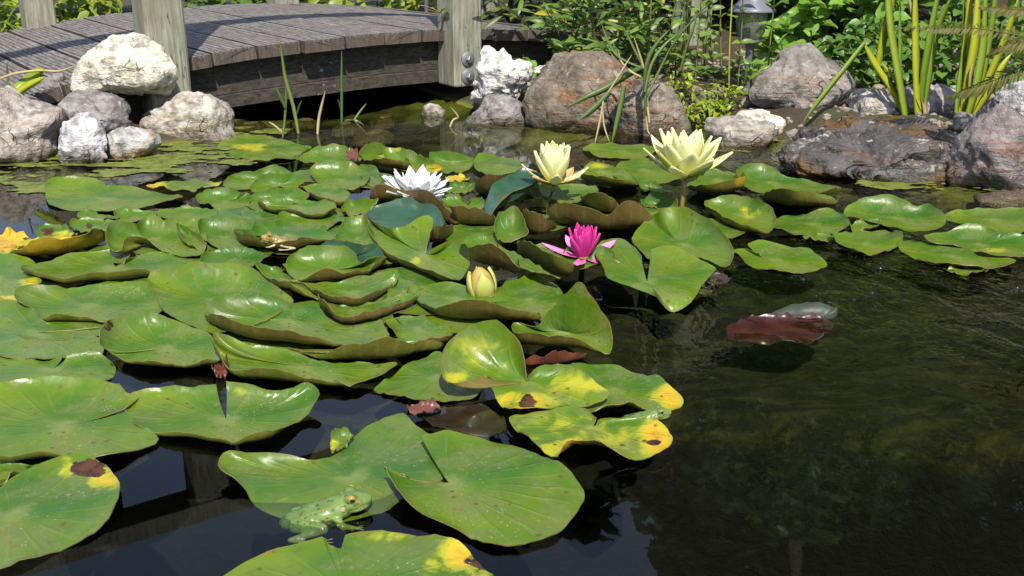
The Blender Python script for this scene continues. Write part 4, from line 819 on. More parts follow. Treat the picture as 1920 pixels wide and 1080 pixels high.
pad('bright flat pad behind the double-eared one', A_, (1220,525), [(1010,512),(1190,487,.7),(1300,485,.7),(1420,520),(1350,555),(1180,562),(1060,552)], hue=0.65)
pad('double-eared pad with two upright humps and a dark hollow below', A_, (1000,690,.4), [(700,720,1.9),(695,660,2.6),(720,610,3),(800,592,3),(880,598,2.8),(906,590,2.4),(930,555,2.8),(980,540,3),(1040,550,2.8),(1070,582,2.1),(1120,562,2.3),(1200,556,2.1),(1290,570,1.5),(1340,640,.8),(1352,720,.4),(1330,800,.3),(1200,805,.3),(1040,762,.4),(960,702,1.6),(860,686,2),(810,712,1.9),(790,760,1.5),(740,768,1.5)], hue=0.7, under=.0, lift=.2)
pad('tall-backed green pad beside the double-eared one', A_, (1460,675), [(1295,600,1.9),(1330,560,2.4),(1420,545,2.6),(1520,555,2.3),(1640,590,1.7),(1700,640,1),(1680,720,.5),(1540,760,.3),(1380,742,.4),(1310,662,1)], hue=0.35)
pad('narrow pad with a brown knife edge pushed against the double-eared one', A_, (1270,690), [(1155,620,1.7),(1200,625,1.5),(1280,650,1.2),(1340,720,.6),(1378,770,.3),(1330,785,.4),(1210,710,1.1)], hue=0.5, under=.7, lift=.4)
pad('blue-green round pad behind the large glossy one', A_, (1520,825), [(1305,830,.8),(1340,785,1),(1420,760,1.2),(1560,755,1.2),(1700,775,1),(1720,830,.5),(1600,880,.3),(1400,885,.3),(1320,862,.4)], hue=0.15)
# front of the raft
pad('big pad with a white gleaming back edge and a long slit', H_, (330,318), [(635,268,.3),(700,320,.3),(805,385,.3),(700,440,.3),(520,498,.3),(430,476,440,488),(250,470,250,498),(100,463,100,506),(-50,468,-50,512),(-160,400,.5),(-160,250,1),(-100,130,2),(0,98,2.2),(120,78,2.2),(250,66,2.3),(400,64,2.3),(520,88,2),(605,130,1.4),(642,175,.9),(705,190,.6),(640,240,.6)], notch=True, hue=0.6, under=.0, lift=.2)
pad('smooth pad with a rotten black corner ringed in yellow', H_, (60,770), [(390,490),(480,512),(560,545),(600,610),(610,680),(590,740),(530,820),(450,882),(350,922),(200,982),(100,1020),(0,1052),(-150,1065),(-300,950),(-300,750),(-150,690),(0,625),(100,566),(250,522)], hue=0.45, rim=.6, stain=[(500,590,130,55,'y',1.05),(340,530,60,55,'y',.8),(465,532,110,48,'d',1.25)])
pad('sliver of green pad showing under the big white-edged one', H_, (30,555,.1), [(-80,525,.15),(0,514,.15),(120,512,.15),(200,516,.15),(100,568,.15),(0,612,.15),(-80,640,.15)], hue=0.6, z0=.1)
pad('ruffled pad with a deep notch and upright corners, next to the dark water', X_, (424,787,.4), [(424,716,2.3),(440,718,2.2),(500,730,1.8),(550,733,1.5),(570,725,2),(585,722,2.1),(598,740,1.7),(584,765,1.2),(566,783,.8),(500,806,505,830),(460,820,460,837),(435,828,435,838),(400,816,400,832),(350,812,350,825),(300,812,300,822),(258,800,.6),(236,775,.8),(240,746,1.2),(285,730,1.5),(330,726,1.7),(375,722,2),(405,721,2.1)], notch=True, hue=0.45, under=.0, stain=[(450,735,30,12,'y',.3),(300,740,35,9,'y',.35)])
pad('half-sunk pad that holds the green frog, its far lobe bent up', I_, (800,560,.15), [(85,490,1.5),(95,440,1.9),(140,405,2.1),(230,420,1.9),(350,430,1.5),(470,440,1.1),(565,460,.7),(640,450,.5),(720,430,.3),(800,340,.3),(900,270,.3),(1000,235,.3),(1070,222,.3),(1120,270,.3),(1220,330,.25),(1300,420,.2),(1280,560,.1),(1045,690,-.4),(1000,730,-.5),(900,770,-.6),(750,798,-.7),(600,798,-.7),(420,768,-.6),(280,720,-.4),(235,655,-.1),(190,600,.4),(130,550,1)], hue=0.35, z0=.15, wave=.6)
pad('small yellow-edged pad scrap beside the half-sunk one', I_, (740,370,.6), [(690,340,1),(740,318,1),(800,322,1),(770,385,.5),(700,440,.2),(680,390,.5)], hue=0.7, stain=[(700,370,30,40,'y',.8)])
pad('great oval pad with a brown-edged notch and a crease, beside the green frog', J_, (262,702,.4), [(150,524,.8),(220,516,.5),(300,517),(400,525),(520,550),(640,600),(740,660),(800,715),(810,760),(770,830),(700,900),(600,935),(500,950),(400,935),(300,890),(180,840,.5),(90,775,.9),(40,710,1.3),(10,655,1.7),(0,640,1.9),(50,665,1.1),(110,690,.6),(180,706,.4)], notch=True, hue=0.5, rim=.5, lift=.35, stain=[(160,600,25,60,'y',.5)])
pad('yellowing pad with a bite in its rim and a black torn end', X_, (650,1110), [(415,1080),(450,1060),(500,1037),(560,1020),(604,1013),(612,1027),(626,1031),(640,1029),(645,1010),(655,1002),(700,998),(750,996),(800,1003),(860,1020),(880,1030),(905,1060),(930,1095),(930,1150),(800,1220),(600,1230),(430,1180),(390,1120)], hue=0.75, rim=.9, stain=[(860,1040,34,35,'y',1.1),(720,1005,45,14,'y',.65),(810,1060,22,20,'y',.8),(905,1050,36,30,'d',1.2),(890,1075,30,16,'y',.8)])
# dead remains
M['dead'] = m_plain('rotting_leaf', (0.14, 0.045, 0.022), 0.4, 0.5, var=0.6, scale=60, bump=0.5)
M['deadd'] = m_plain('sodden_leaf', (0.045, 0.024, 0.016), 0.5, 0.5, var=0.6, scale=60, bump=0.5)
pad('sodden red-brown dead leaf lump behind the great oval pad', I_, (1190,200,.3), [(1090,190,.1),(1120,168,.4),(1170,155,.7),(1230,162,.6),(1270,185,.2),(1250,215,.0),(1180,225,.0),(1110,215,.0)], wave=1.2, name='dead_leaf', mats=[M['dead'], M['deadd']])
pad('brown dead leaf sunk beneath the double-lobed yellowing pad', J_, (330,470,-.6), [(150,420,-.5),(260,405,-.5),(400,400,-.6),(490,460,-.7),(480,510,-.8),(380,510,-.8),(230,490,-.7),(180,460,-.6)], wave=.8, name='dead_leaf', mats=[M['deadd'], M['deadd']])
pad('pinkish curled dead leaf between the peaked pad and the yellow lobe', G_, (1220,705), [(1022,712,1030,736),(1120,692,1120,736),(1220,652,1220,734),(1300,642,1300,720),(1440,662,1420,692),(1320,690,.3),(1180,710,.3)], name='dead_leaf', mats=[M['dead'], M['dead']])
pad('tiny red-brown dead leaf curl stuck by the notched ruffled pad', F_, (190,770,.5), [(142,745,.8),(190,730,1.3),(238,745,1),(235,800,.2),(180,825,.1),(145,790,.3)], name='dead_leaf', mats=[M['dead'], M['deadd']], wave=2)
pad('wet brown lily leaf scrap beside the drooping notched pad', D_, (930,815,.0), [(870,838,.1),(900,800,.1),(960,798,.1),(996,825,.1),(960,842,.0),(900,845,.0)], name='dead_leaf', mats=[M['deadd'], M['deadd']])
pad('reddish dry leaf scrap lying on the rim of an outermost-row pad', B_, (910,140,2.6), [(870,150,2.4),(885,110,2.9),(930,108,3),(950,140,2.7),(930,172,2.2),(885,172,2.2)], name='dead_leaf', mats=[M['dead'], M['dead']], wave=3)

# flat pads lying on the water underneath the tangle of curled ones
rf = random.Random(77)
for (x, y, r) in ((250, 470, .075), (330, 455, .07), (420, 470, .075), (480, 430, .07), (560, 455, .07), (640, 440, .07), (700, 470, .07), (760, 530, .07), (700, 560, .075), (620, 600, .08), (840, 590, .07), (900, 440, .07), (980, 560, .065), (860, 400, .07), (760, 400, .07), (620, 390, .07), (520, 400, .07), (1000, 420, .065), (1130, 400, .07), (1230, 400, .07), (1330, 430, .065), (560, 520, .075), (480, 640, .08), (330, 640, .075), (150, 600, .08), (240, 560, .08), (690, 340, .06), (600, 330, .06), (960, 330, .06), (1120, 330, .06)):
    p = on_z(x, y, 0.0); sp_ = []
    n0 = rf.uniform(0, 6.28); rr = r * rf.uniform(.85, 1.1)
    for k in range(14):
        a = n0 + 0.18 + (6.283 - 0.36) * k / 13; q = rr * (1 + rf.uniform(-.05, .05))
        sx, sy = to_px((p.x + q * math.cos(a), p.y + q * math.sin(a), 0.001)); sp_.append((sx, sy, rf.uniform(.05, .25)))
    pad('flat pad lying beneath the tangle of curled ones', X_, (x, y, .08), sp_, notch=True, hue=rf.uniform(.3, .7), z0=.08, wave=.4, group='flat pads beneath the curled ones')

# ------------------------------------------------------------------ flowers
def petal_mesh(name, L, Wd, a0, a1, cup, mat, seed=0, r0=0.004, n=9, m=5, tip=0.9):
    rnd = random.Random(seed); v = []; uv = []
    pos = Vector((r0, 0, 0)); pts = []
    tw = rnd.uniform(-0.12, 0.12)
    for i in range(n + 1):
        t = i / n; a = R(a0 + (a1 - a0) * t)
        d = Vector((math.sin(a), 0, math.cos(a))); nn = Vector((math.cos(a), 0, -math.sin(a)))
        w = Wd * 0.5 * (math.sin(math.pi * (t * 0.72 + 0.13)) ** 0.8) * (1 - t ** 7)
        if i == n: w = Wd * 0.02
        for j in range(m + 1):
            q = (j / m - 0.5) * 2
            p = pos - nn * (cup * Wd * q * q * (1 - 0.5 * t)) + Vector((0, w * q, 0)) + nn * tw * q * w
            v.append(p); uv.append((j / m, t))
        pos = pos + d * L / n
    nt = len(v); k = m + 1
    f = [(i * k + j, i * k + j + 1, (i + 1) * k + j + 1, (i + 1) * k + j) for i in range(n) for j in range(m)]
    nor = [Vector() for _ in v]
    for fc in f:
        nn = (v[fc[1]] - v[fc[0]]).cross(v[fc[2]] - v[fc[0]])
        for q in fc: nor[q] += nn
    bot = [p - x.normalized() * 0.0006 if x.length > 0 else p for p, x in zip(v, nor)]
    fs = f + [tuple(reversed([q + nt for q in fc])) for fc in f]
    edge = [j for j in range(k)] + [i * k + m for i in range(1, n + 1)] + [n * k + j for j in range(m - 1, -1, -1)] + [i * k for i in range(n - 1, 0, -1)]
    fs += [(edge[q], edge[q] + nt, edge[(q + 1) % len(edge)] + nt, edge[(q + 1) % len(edge)]) for q in range(len(edge))]
    me = mesh_from(name, v + bot, fs, mat)
    ul = me.uv_layers.new(name='UVMap'); uu = np.array(uv + uv)
    li = np.empty(len(me.loops), np.int32); me.loops.foreach_get('vertex_index', li)
    ul.data.foreach_set('uv', uu[li].reshape(-1))
    return me
M['yellow'] = m_petal('pale_yellow_petal', (0.78, 0.76, 0.26), (0.86, 0.85, 0.46), (0.80, 0.80, 0.40), 0.28)
M['sepal'] = m_petal('green_sepal', (0.20, 0.24, 0.04), (0.42, 0.45, 0.10), (0.50, 0.24, 0.13), 0.15)
M['sepal2'] = m_petal('blushed_sepal', (0.40, 0.30, 0.08), (0.52, 0.34, 0.14), (0.55, 0.22, 0.14), 0.15)
M['white'] = m_petal('white_petal', (0.74, 0.74, 0.64), (0.83, 0.83, 0.82), (0.78, 0.78, 0.74), 0.28)
M['pink'] = m_petal('magenta_petal', (0.60, 0.018, 0.22), (0.64, 0.035, 0.28), (0.62, 0.10, 0.36), 0.22)
M['pinkpale'] = m_petal('pale_pink_petal', (0.66, 0.10, 0.36), (0.70, 0.26, 0.50), (0.75, 0.50, 0.60), 0.22)
M['stamen'] = m_plain('stamen', (0.72, 0.45, 0.03), 0.5, 0.3)
M['stem'] = m_plain('flower_stalk', (0.20, 0.15, 0.035), 0.45, 0.4)
def flower(label, loc, rings, lean=(0, 0), stem_to=None, stamens=0, seed=0, base_r=0.010, rz=0.0):
    root = empty('water_lily_flower', loc); root.rotation_euler = (lean[0], lean[1], rz)
    tag(root, label, 'flower')
    rnd = random.Random(seed)
    for (nm, cnt, L, Wd, a0, a1, cup, mat, off) in rings:
        ms = [petal_mesh(nm, L * s, Wd * s, a0 + da, a1 + da * 1.3, cup, M[mat], seed + i, base_r * 0.6) for i, (s, da) in enumerate(((1, 0), (0.95, 4), (1.04, -4)))]
        for k in range(cnt):
            az = 2 * math.pi * (k + off) / cnt + rnd.uniform(-0.1, 0.1)
            o = link(nm, ms[k % 3], root, (0, 0, 0), (rnd.uniform(-.05, .05), rnd.uniform(-.06, .06), az))
    mb = MB(); mb.lathe([(0.0001, -0.004), (base_r * 0.55, -0.002), (base_r, 0.004), (base_r * 0.9, 0.008), (0.0001, 0.009)], n=14)
    mb.build('receptacle', M['sepal'], root, True)
    if stamens:
        mb = MB()
        for k in range(stamens):
            a = rnd.uniform(0, 6.28); t = rnd.uniform(0.1, 0.5); h = rnd.uniform(0.018, 0.028)
            d = Vector((math.sin(t) * math.cos(a), math.sin(t) * math.sin(a), math.cos(t)))
            mb.tube([d * 0.006, d * h], [0.0012, 0.0008], 4)
        mb.build('stamens', M['stamen'], root, True)
    if stem_to is not None:
        inv = Euler(root.rotation_euler).to_matrix().inverted()
        e = inv @ (Vector(stem_to) - Vector(loc)); mb = MB()
        mb.tube([Vector((0, 0, -0.001)), e * 0.35 + Vector((0.002, 0, 0)), e * 0.75, e, e + Vector((0, 0.01, -0.12))], 0.0042, 8)
        mb.build('stalk', M['stem'], root, True)
    return root
b = on_z(1278, 392, 0.0); h = on_y(1281, 333, b.y).z
flower('larger pale yellow water lily open wide on a tall stalk', (b.x + 0.002, b.y, h), [
    ('sepal', 4, 0.084, 0.036, 70, 34, .22, 'sepal', 0.15), ('petal', 7, 0.094, 0.034, 64, 42, .18, 'yellow', 0.3), ('petal', 7, 0.094, 0.040, 44, 26, .2, 'yellow', 0.8),
    ('petal', 7, 0.090, 0.038, 28, 12, .2, 'yellow', 0.4), ('petal', 6, 0.080, 0.032, 14, 2, .2, 'yellow', 0.1)], (R(6), 0), (b.x, b.y, 0), 40, 3, rz=.4)
b = on_z(1028, 380, 0.0); h = on_y(1040, 345, b.y).z
flower('smaller pale yellow water lily, tight cup with drooping outer petals', (b.x + 0.010, b.y, h), [
    ('sepal', 4, 0.058, 0.026, 82, 50, .2, 'sepal2', 0.55), ('petal', 4, 0.068, 0.024, 78, 40, .16, 'yellow', 0.1), ('petal', 8, 0.078, 0.038, 36, 0, .26, 'yellow', 0.2),
    ('petal', 7, 0.078, 0.030, 28, 2, .22, 'yellow', 0.7), ('petal', 6, 0.074, 0.026, 18, 0, .2, 'yellow', 0.4)], (R(3), 0), (b.x, b.y, 0), 30, 11)
b = on_z(778, 388, 0.0)
flower('white water lily half hidden behind an arched pad', (b.x, b.y + 0.03, 0.012), [
    ('petal', 10, 0.066, 0.023, 78, 58, .18, 'white', 0.0), ('petal', 11, 0.066, 0.024, 68, 48, .18, 'white', 0.5), ('petal', 10, 0.062, 0.023, 52, 32, .18, 'white', 0.2),
    ('petal', 8, 0.050, 0.014, 38, 16, .18, 'white', 0.7), ('sepal', 4, 0.060, 0.018, 86, 70, .18, 'sepal', 0.4)], (R(4), R(4)), (b.x, b.y + 0.03, 0), 40, 21)
b = on_z(1092, 505, 0.0)
flower('magenta water lily with upright inner petals, among dark folded pads', (b.x, b.y, 0.017), [
    ('petal', 5, 0.060, 0.018, 84, 66, .2, 'pinkpale', 0.55), ('petal', 7, 0.052, 0.018, 30, 10, .28, 'pink', 0.3), ('petal', 7, 0.052, 0.018, 22, 2, .25, 'pink', 0.8),
    ('petal', 6, 0.050, 0.012, 14, -4, .25, 'pink', 0.1), ('petal', 4, 0.045, 0.011, 6, -4, .25, 'pink', 0.5)], (R(8), R(2)), (b.x, b.y + 0.01, 0), 0, 31)
# bud
b = on_z(910, 556, 0.0)
root = empty('water_lily_bud', (b.x, b.y + 0.010, -0.020)); root.rotation_euler = (R(-4), R(-8), 0.3); tag(root, 'fat green and pink water lily bud standing under a brown-bellied pad', 'flower bud')
mb = MB(); mb.lathe([(0.0001, 0.0), (0.010, 0.001), (0.017, 0.010), (0.0195, 0.022), (0.0185, 0.036), (0.013, 0.050), (0.006, 0.058), (0.0001, 0.061)], n=20)
mb.build('petals', M['sepal2'], root, True)
for k in range(4):
    me = petal_mesh('sepal', 0.064, 0.030, 44, -34, .28, M['sepal'], 50 + k, 0.006)
    link('sepal', me, root, (0, 0, 0), (0, 0, k * math.pi / 2))

# ------------------------------------------------------------------ frogs
def frog_mesh(name, mat):
    bm = bmesh.new()
    def ell(c, r):
        res = bmesh.ops.create_icosphere(bm, subdivisions=3 if max(r) > .007 else 2, radius=1)
        for v in res['verts']: v.co = Vector((v.co.x * r[0] + c[0], v.co.y * r[1] + c[1], v.co.z * r[2] + c[2]))
    def limb(a, b, ra, rb):
        a, b = Vector(a), Vector(b); n = max(2, int((b - a).length / (min(ra, rb) * 0.8)))
        for i in range(n + 1):
            t = i / n; r = ra + (rb - ra) * t; ell(a.lerp(b, t), (r, r, r))
    ell((0, 0, .006), (.026, .0150, .0105)); ell((-.020, 0, .003), (.020, .0125, .0085)); ell((.014, 0, .0085), (.017, .0138, .0108))
    ell((.027, 0, .0125), (.0155, .0128, .0080)); ell((.037, 0, .0118), (.0100, .0085, .0058)); ell((.030, 0, .0075), (.0150, .0115, .0045))
    for s in (-1, 1):
        ell((.0275, s * .0080, .0185), (.0056, .0046, .0048))
        limb((-.024, s * .010, .003), (.0, s * .0225, .002), .0072, .0052)
        limb((.0, s * .0225, .001), (-.030, s * .0235, -.002), .0044, .0026)
        limb((-.030, s * .0235, -.002), (-.010, s * .032, -.005), .0024, .0018)
        for da in (-.006, 0, .006): limb((-.010, s * .032, -.005), (.008, s * .034 + da, -.006), .0014, .0009)
        limb((.012, s * .011, .004), (.0175, s * .0195, -.001), .0046, .0036); limb((.0175, s * .0195, -.001), (.0275, s * .0175, -.006), .0032, .0022)
        for da in (-.004, 0, .004): limb((.0275, s * .0175, -.006), (.035, s * .0175 + da, -.007), .0012, .0009)
        limb((.022, s * .0098, .0155), (-.022, s * .0092, .0085), .0016, .0012)
    me = bpy.data.meshes.new(name); bm.to_mesh(me); bm.free()
    o = bpy.data.objects.new(name, me); C.objects.link(o)
    md = o.modifiers.new('r', 'REMESH'); md.mode = 'VOXEL'; md.voxel_size = 0.0010
    sm = o.modifiers.new('s', 'SMOOTH'); sm.iterations = 4; sm.factor = 0.5
    dg = bpy.context.evaluated_depsgraph_get(); ev = o.evaluated_get(dg)
    out = bpy.data.meshes.new_from_object(ev); bpy.data.objects.remove(o)
    out.name = name; out.materials.clear(); out.materials.append(mat); out.polygons.foreach_set('use_smooth', [True] * len(out.polygons))
    return out
M['frog_g'] = m_frog('green_frog_skin', (0.085, 0.145, 0.030), (0.14, 0.21, 0.05), (0.02, 0.035, 0.010), (0.15, 0.17, 0.07))
M['frog_b'] = m_frog('tawny_frog_skin', (0.20, 0.135, 0.04), (0.31, 0.22, 0.07), (0.07, 0.04, 0.015), (0.42, 0.36, 0.22))
M['eye'] = m_plain('frog_iris', (0.35, 0.22, 0.04), 0.1, 0.6, var=0.5, scale=300)
M['pupil'] = m_plain('frog_pupil', (0.008, 0.006, 0.004), 0.05, 0.7, var=0)
base_frog = frog_mesh('body', M['frog_g'])
def frog(label, loc, rot, scale, mat):
    root = empty('frog', loc); root.rotation_euler = rot; root.scale = (scale,) * 3; tag(root, label, 'frog')
    me = base_frog.copy(); me.materials.clear(); me.materials.append(mat)
    link('body', me, root)
    for s in (-1, 1):
        mb = MB(); V, F = ico(3); mb.add([Vector(v) * 0.0037 for v in V], F)
        e = mb.build('eye', M['eye'], root, True, (.0290, s * .0099, .0193))
        mb = MB(); mb.add([Vector((v[0] * .0022, v[1] * .0008, v[2] * .0017)) for v in V], F)
        mb.build('pupil', M['pupil'], e, True, (0.0004, s * .0033, .0002))
        mb = MB(); mb.add([Vector((v[0] * .0026, v[1] * .0006, v[2] * .0026)) for v in V], F)
        mb.build('eardrum', M['frog_b'], root, True, (.0195, s * .0134, .0125))
    return root
p = on_z(606, 962, 0.0)
frog('green spotted frog sitting half in water on the sunken pad', (p.x, p.y, -0.0052), (0, R(-7), R(9)), 0.98, M['frog_g'])
p = on_z(527, 459, 0.016)
frog('small tawny brown frog resting against a curled pad lip', (p.x, p.y, 0.018), (0, R(-10), R(196)), 0.68, M['frog_b'])
p = on_z(1206, 786, 0.0)
frog('little green frog peeping out between the two yellowing pads', (p.x, p.y, -0.003), (0, R(-5), R(4)), 0.66, M['frog_g'])

# ------------------------------------------------------------------ bubbles
def m_bubble():
    k = NT('bubble_film'); fr = k.node('ShaderNodeFresnel'); fr.inputs['IOR'].default_value = 1.4
    gl = k.node('ShaderNodeBsdfGlossy'); gl.inputs['Roughness'].default_value = 0.10
    tr = k.node('ShaderNodeBsdfTransparent'); tr.inputs[0].default_value = (0.93, 0.95, 0.95, 1)
    return k.done(k.mixs(fr.outputs[0], tr.outputs[0], gl.outputs[0]))
M['bubble'] = m_bubble()
mb = MB(); mb.lathe([(1.0, -0.02), (0.99, 0.12), (0.93, 0.36), (0.80, 0.60), (0.58, 0.80), (0.30, 0.93), (0.001, 0.97)], n=20)
bub = mesh_from('bubble', mb.v, mb.f, M['bubble'])
for (x, y, d) in ((1050, 460, 34), (1046, 425, 20), (985, 500, 22), (590, 525, 36), (1000, 605, 40), (893, 645, 36), (745, 660, 30), (895, 557, 15), (1070, 567, 16), (320, 605, 18), (1020, 687, 18), (1790, 637, 20), (955, 380, 17), (1840, 472, 22), (1862, 575, 34), (1830, 585, 26), (1895, 590, 30), (640, 300, 14), (1150, 465, 10), (670, 618, 10)):
    p = on_z(1320 + x / 3.177, 360 + y / 3.177, 0.0); r = d / 2 / 3.177 * (p.y / cp + 0.15) / FPX
    o = link('bubble', bub, None, p); o.scale = (r, r, r)
    tag(o, 'clear bubble resting on the rippled water', 'bubble', 'bubbles on the rippled water')

# ------------------------------------------------------------------ plants on the banks
def leaf_geo(L, Wd, kind, seed=0, n=6):
    rnd = random.Random(seed); v = []; droop = rnd.uniform(0.1, 0.5); tw = rnd.uniform(-0.3, 0.3)
    y = z = 0.0; ang = 0.15
    for i in range(n + 1):
        t = i / n
        if kind == 'lance': w = math.sin(math.pi * (0.04 + 0.93 * t)) ** 0.8
        elif kind == 'heart': w = (math.sin(math.pi * (0.16 + 0.83 * t) ** 0.8) ** 0.85) if t > 0 else 0.55
        else: w = math.sin(math.pi * (0.06 + 0.92 * t) ** 0.85) ** 0.9
        if i == n: w = 0.02
        w = max(w, 0.02) * Wd / 2
        wav = 0.06 * Wd * math.sin(i * 2.1 + seed)
        v += [(-w, y, z + w * 0.35 + wav), (0, y, z), (w, y, z + w * 0.35 - wav + tw * w * t)]
        y += L / n * math.cos(ang); z += L / n * math.sin(ang); ang -= droop / n * 2.2
    f = []
    for i in range(n):
        b = i * 3; f += [(b, b + 1, b + 4, b + 3), (b + 1, b + 2, b + 5, b + 4)]
    return v, f
LEAFM = {}
def leaf_meshes(kind, L, Wd, mat, tagn):
    k = (kind, L, Wd, mat.name)
    if k not in LEAFM:
        LEAFM[k] = []
        for s in range(4):
            v, f = leaf_geo(L, Wd, kind, s + 5)
            LEAFM[k].append(mesh_from('leaf', v, f, mat))
    return LEAFM[k]
def leaf_rot(d, up, rnd):
    d = Vector(d).normalized(); x = d.cross(up)
    if x.length < 1e-3: x = Vector((1, 0, 0))
    x.normalize(); z = x.cross(d)
    return Matrix((x, d, z)).transposed().to_4x4() @ Matrix.Rotation(rnd.uniform(-0.5, 0.5), 4, 'Y')
def bez(a, b, c, t): return a * (1 - t) ** 2 + b * 2 * t * (1 - t) + c * t * t
FACE = Vector((0.1, -0.75, 0.65))
def leafy_plant(name, label, cat, base, stems, kind, L, Wd, lmat, smat, per, seed=0, rad=0.0028, group=None, start=0.12, whorl=2):
    rnd = random.Random(seed); base = Vector(base)
    root = empty(name, base); tag(root, label, cat, group)
    ms = leaf_meshes(kind, L, Wd, lmat, name)
    for (a, c) in stems:
        a, c = Vector(a), Vector(c); mid = a.lerp(c, 0.5) + Vector((rnd.uniform(-.03, .03), rnd.uniform(-.02, .05), abs(c.z - a.z) * 0.18))
        pts = [bez(a, mid, c, i / 9) - base for i in range(10)]
        mb = MB(); mb.tube(pts, [rad * (1 - 0.6 * i / 9) for i in range(10)], 5); mb.build('stem', smat, root, True)
        for k in range(per):
            t = start + (1 - start) * (k + rnd.random() * 0.6) / per
            p = bez(a, mid, c, min(t, 1)) - base; tg = (bez(a, mid, c, min(t + .02, 1.02)) - bez(a, mid, c, t)).normalized()
            az = k * 1.9 + rnd.uniform(-.5, .5)
            for w in range(whorl):
                aa = az + w * 2 * math.pi / whorl
                d = Vector((math.cos(aa), math.sin(aa) - 0.35, rnd.uniform(-0.25, 0.45))) + tg * 0.35
                up = (Vector((0, 0, 1)) * 0.5 + FACE * 0.8 + Vector((rnd.uniform(-.4, .4), rnd.uniform(-.4, .4), 0)))
                s = rnd.uniform(0.6, 1.12) * (1 - 0.35 * max(0, t - 0.75) * 4 * 0.6)
                mt = Matrix.Translation(p) @ leaf_rot(d, up, rnd) @ Matrix.Scale(s, 4)
                o = link('leaf', rnd.choice(ms), root); o.matrix_local = mt
    return root
def foliage_thing(name, label, cat, base, blobs, kind, L, Wd, lmat, smat, seed=0, group=None, part='foliage', face=0.6, trunk=None):
    rnd = random.Random(seed); base = Vector(base)
    root = empty(name, base); tag(root, label, cat, group); mb = MB()
    geos = [leaf_geo(L, Wd, kind, s + 3, 3) for s in range(4)]
    for (c, r, cnt) in blobs:
        c = Vector(c)
        for _ in range(cnt):
            while True:
                q = Vector((rnd.uniform(-1, 1), rnd.uniform(-1, 1), rnd.uniform(-1, 1)))
                if q.length < 1: break
            if rnd.random() < 0.7: q = q.normalized() * (0.62 + 0.42 * rnd.random())
            p = c + Vector((q.x * r[0], q.y * r[1], q.z * r[2]))
            if p.z < 0.0: continue
            d = Vector((rnd.uniform(-1, 1), rnd.uniform(-1, 0.6), rnd.uniform(-0.8, 0.4))); up = Vector((rnd.uniform(-.6, .6), rnd.uniform(-.6, .6), .7)) + FACE * face
            s = rnd.uniform(0.6, 1.25); mt = leaf_rot(d, up, rnd) @ Matrix.Scale(s, 4)
            v, f = rnd.choice(geos); mb.add([(mt @ Vector(x)) + p - base for x in v], f)
    mb.build(part, lmat, root, True)
    if trunk:
        for tr in trunk:
            t2 = MB(); t2.tube([Vector(q) - base for q in tr[0]], tr[1], 8); t2.build(tr[2] if len(tr) > 2 else 'stem', smat, root, True)
    return root
def blade_mesh(pts, w, mat, seed=0, fold=0.25, tipw=0.04, basew=0.8, n=16, side=None):
    pts = [Vector(p) for p in pts]; m = len(pts); out = []
    for i in range(n + 1):
        t = i / n * (m - 1); k = min(int(t), m - 2); q = t - k
        out.append(crom(pts[max(k - 1, 0)], pts[k], pts[k + 1], pts[min(k + 2, m - 1)], q))
    v = []; f = []
    for i, p in enumerate(out):
        d = (out[min(i + 1, n)] - out[max(i - 1, 0)]).normalized(); t = i / n
        vw = Vector((0, 0, CAM_H)) - p
        s = d.cross(side or Vector((0.25, -1, 0.2))).normalized(); nn = s.cross(d)
        ww = w / 2 * (basew + (1 - basew) * min(1, t * 4)) * (1 if t < 0.6 else max(tipw, 1 - ((t - 0.6) / 0.4) ** 1.6))
        v += [p - s * ww + nn * fold * ww, p, p + s * ww + nn * fold * ww, p - nn * 0.0006]
    for i in range(n):
        b = i * 4; f += [(b, b + 1, b + 5, b + 4), (b + 1, b + 2, b + 6, b + 5), (b + 2, b + 3, b + 7, b + 6), (b + 3, b, b + 4, b + 7)]
    return v, f
M['willow'] = m_leaf('narrow_leaf', (0.055, 0.105, 0.018), (0.16, 0.235, 0.040), 0.28, yellow=(0.33, 0.30, 0.03))
M['mint'] = m_leaf('ovate_leaf', (0.065, 0.135, 0.022), (0.18, 0.27, 0.045), 0.3)
M['heart'] = m_leaf('heart_leaf', (0.10, 0.235, 0.025), (0.19, 0.35, 0.04), 0.34)
M['small'] = m_leaf('small_leaf', (0.045, 0.12, 0.020), (0.13, 0.23, 0.035), 0.28)
M['lime'] = m_leaf('lime_leaf', (0.14, 0.21, 0.015), (0.32, 0.36, 0.03), 0.3)
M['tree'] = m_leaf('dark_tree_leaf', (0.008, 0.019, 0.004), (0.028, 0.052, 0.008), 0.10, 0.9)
M['iris'] = m_leaf('iris_blade', (0.34, 0.38, 0.018), (0.50, 0.50, 0.045), 0.32, 0.4, 25)
M['irisg'] = m_leaf('iris_blade_green', (0.16, 0.26, 0.022), (0.28, 0.36, 0.04), 0.3, 0.4, 25)
M['tan'] = m_leaf('dry_blade', (0.32, 0.24, 0.10), (0.45, 0.36, 0.18), 0.15, 0.6)
M['grass'] = m_leaf('grass_blade', (0.070, 0.13, 0.035), (0.18, 0.24, 0.06), 0.25)
M['fern'] = m_leaf('fern_leaflet', (0.060, 0.058, 0.008), (0.13, 0.115, 0.014), 0.3, 0.6)
M['twig'] = m_plain('reddish_stem', (0.20, 0.085, 0.035), 0.6, 0.3)
M['gstem'] = m_plain('green_stem', (0.14, 0.17, 0.04), 0.5, 0.3)
M['bark'] = m_plain('grey_bark', (0.12, 0.10, 0.085), 0.9, 0.2, scale=25, bump=0.6)
rnd = random.Random(44)
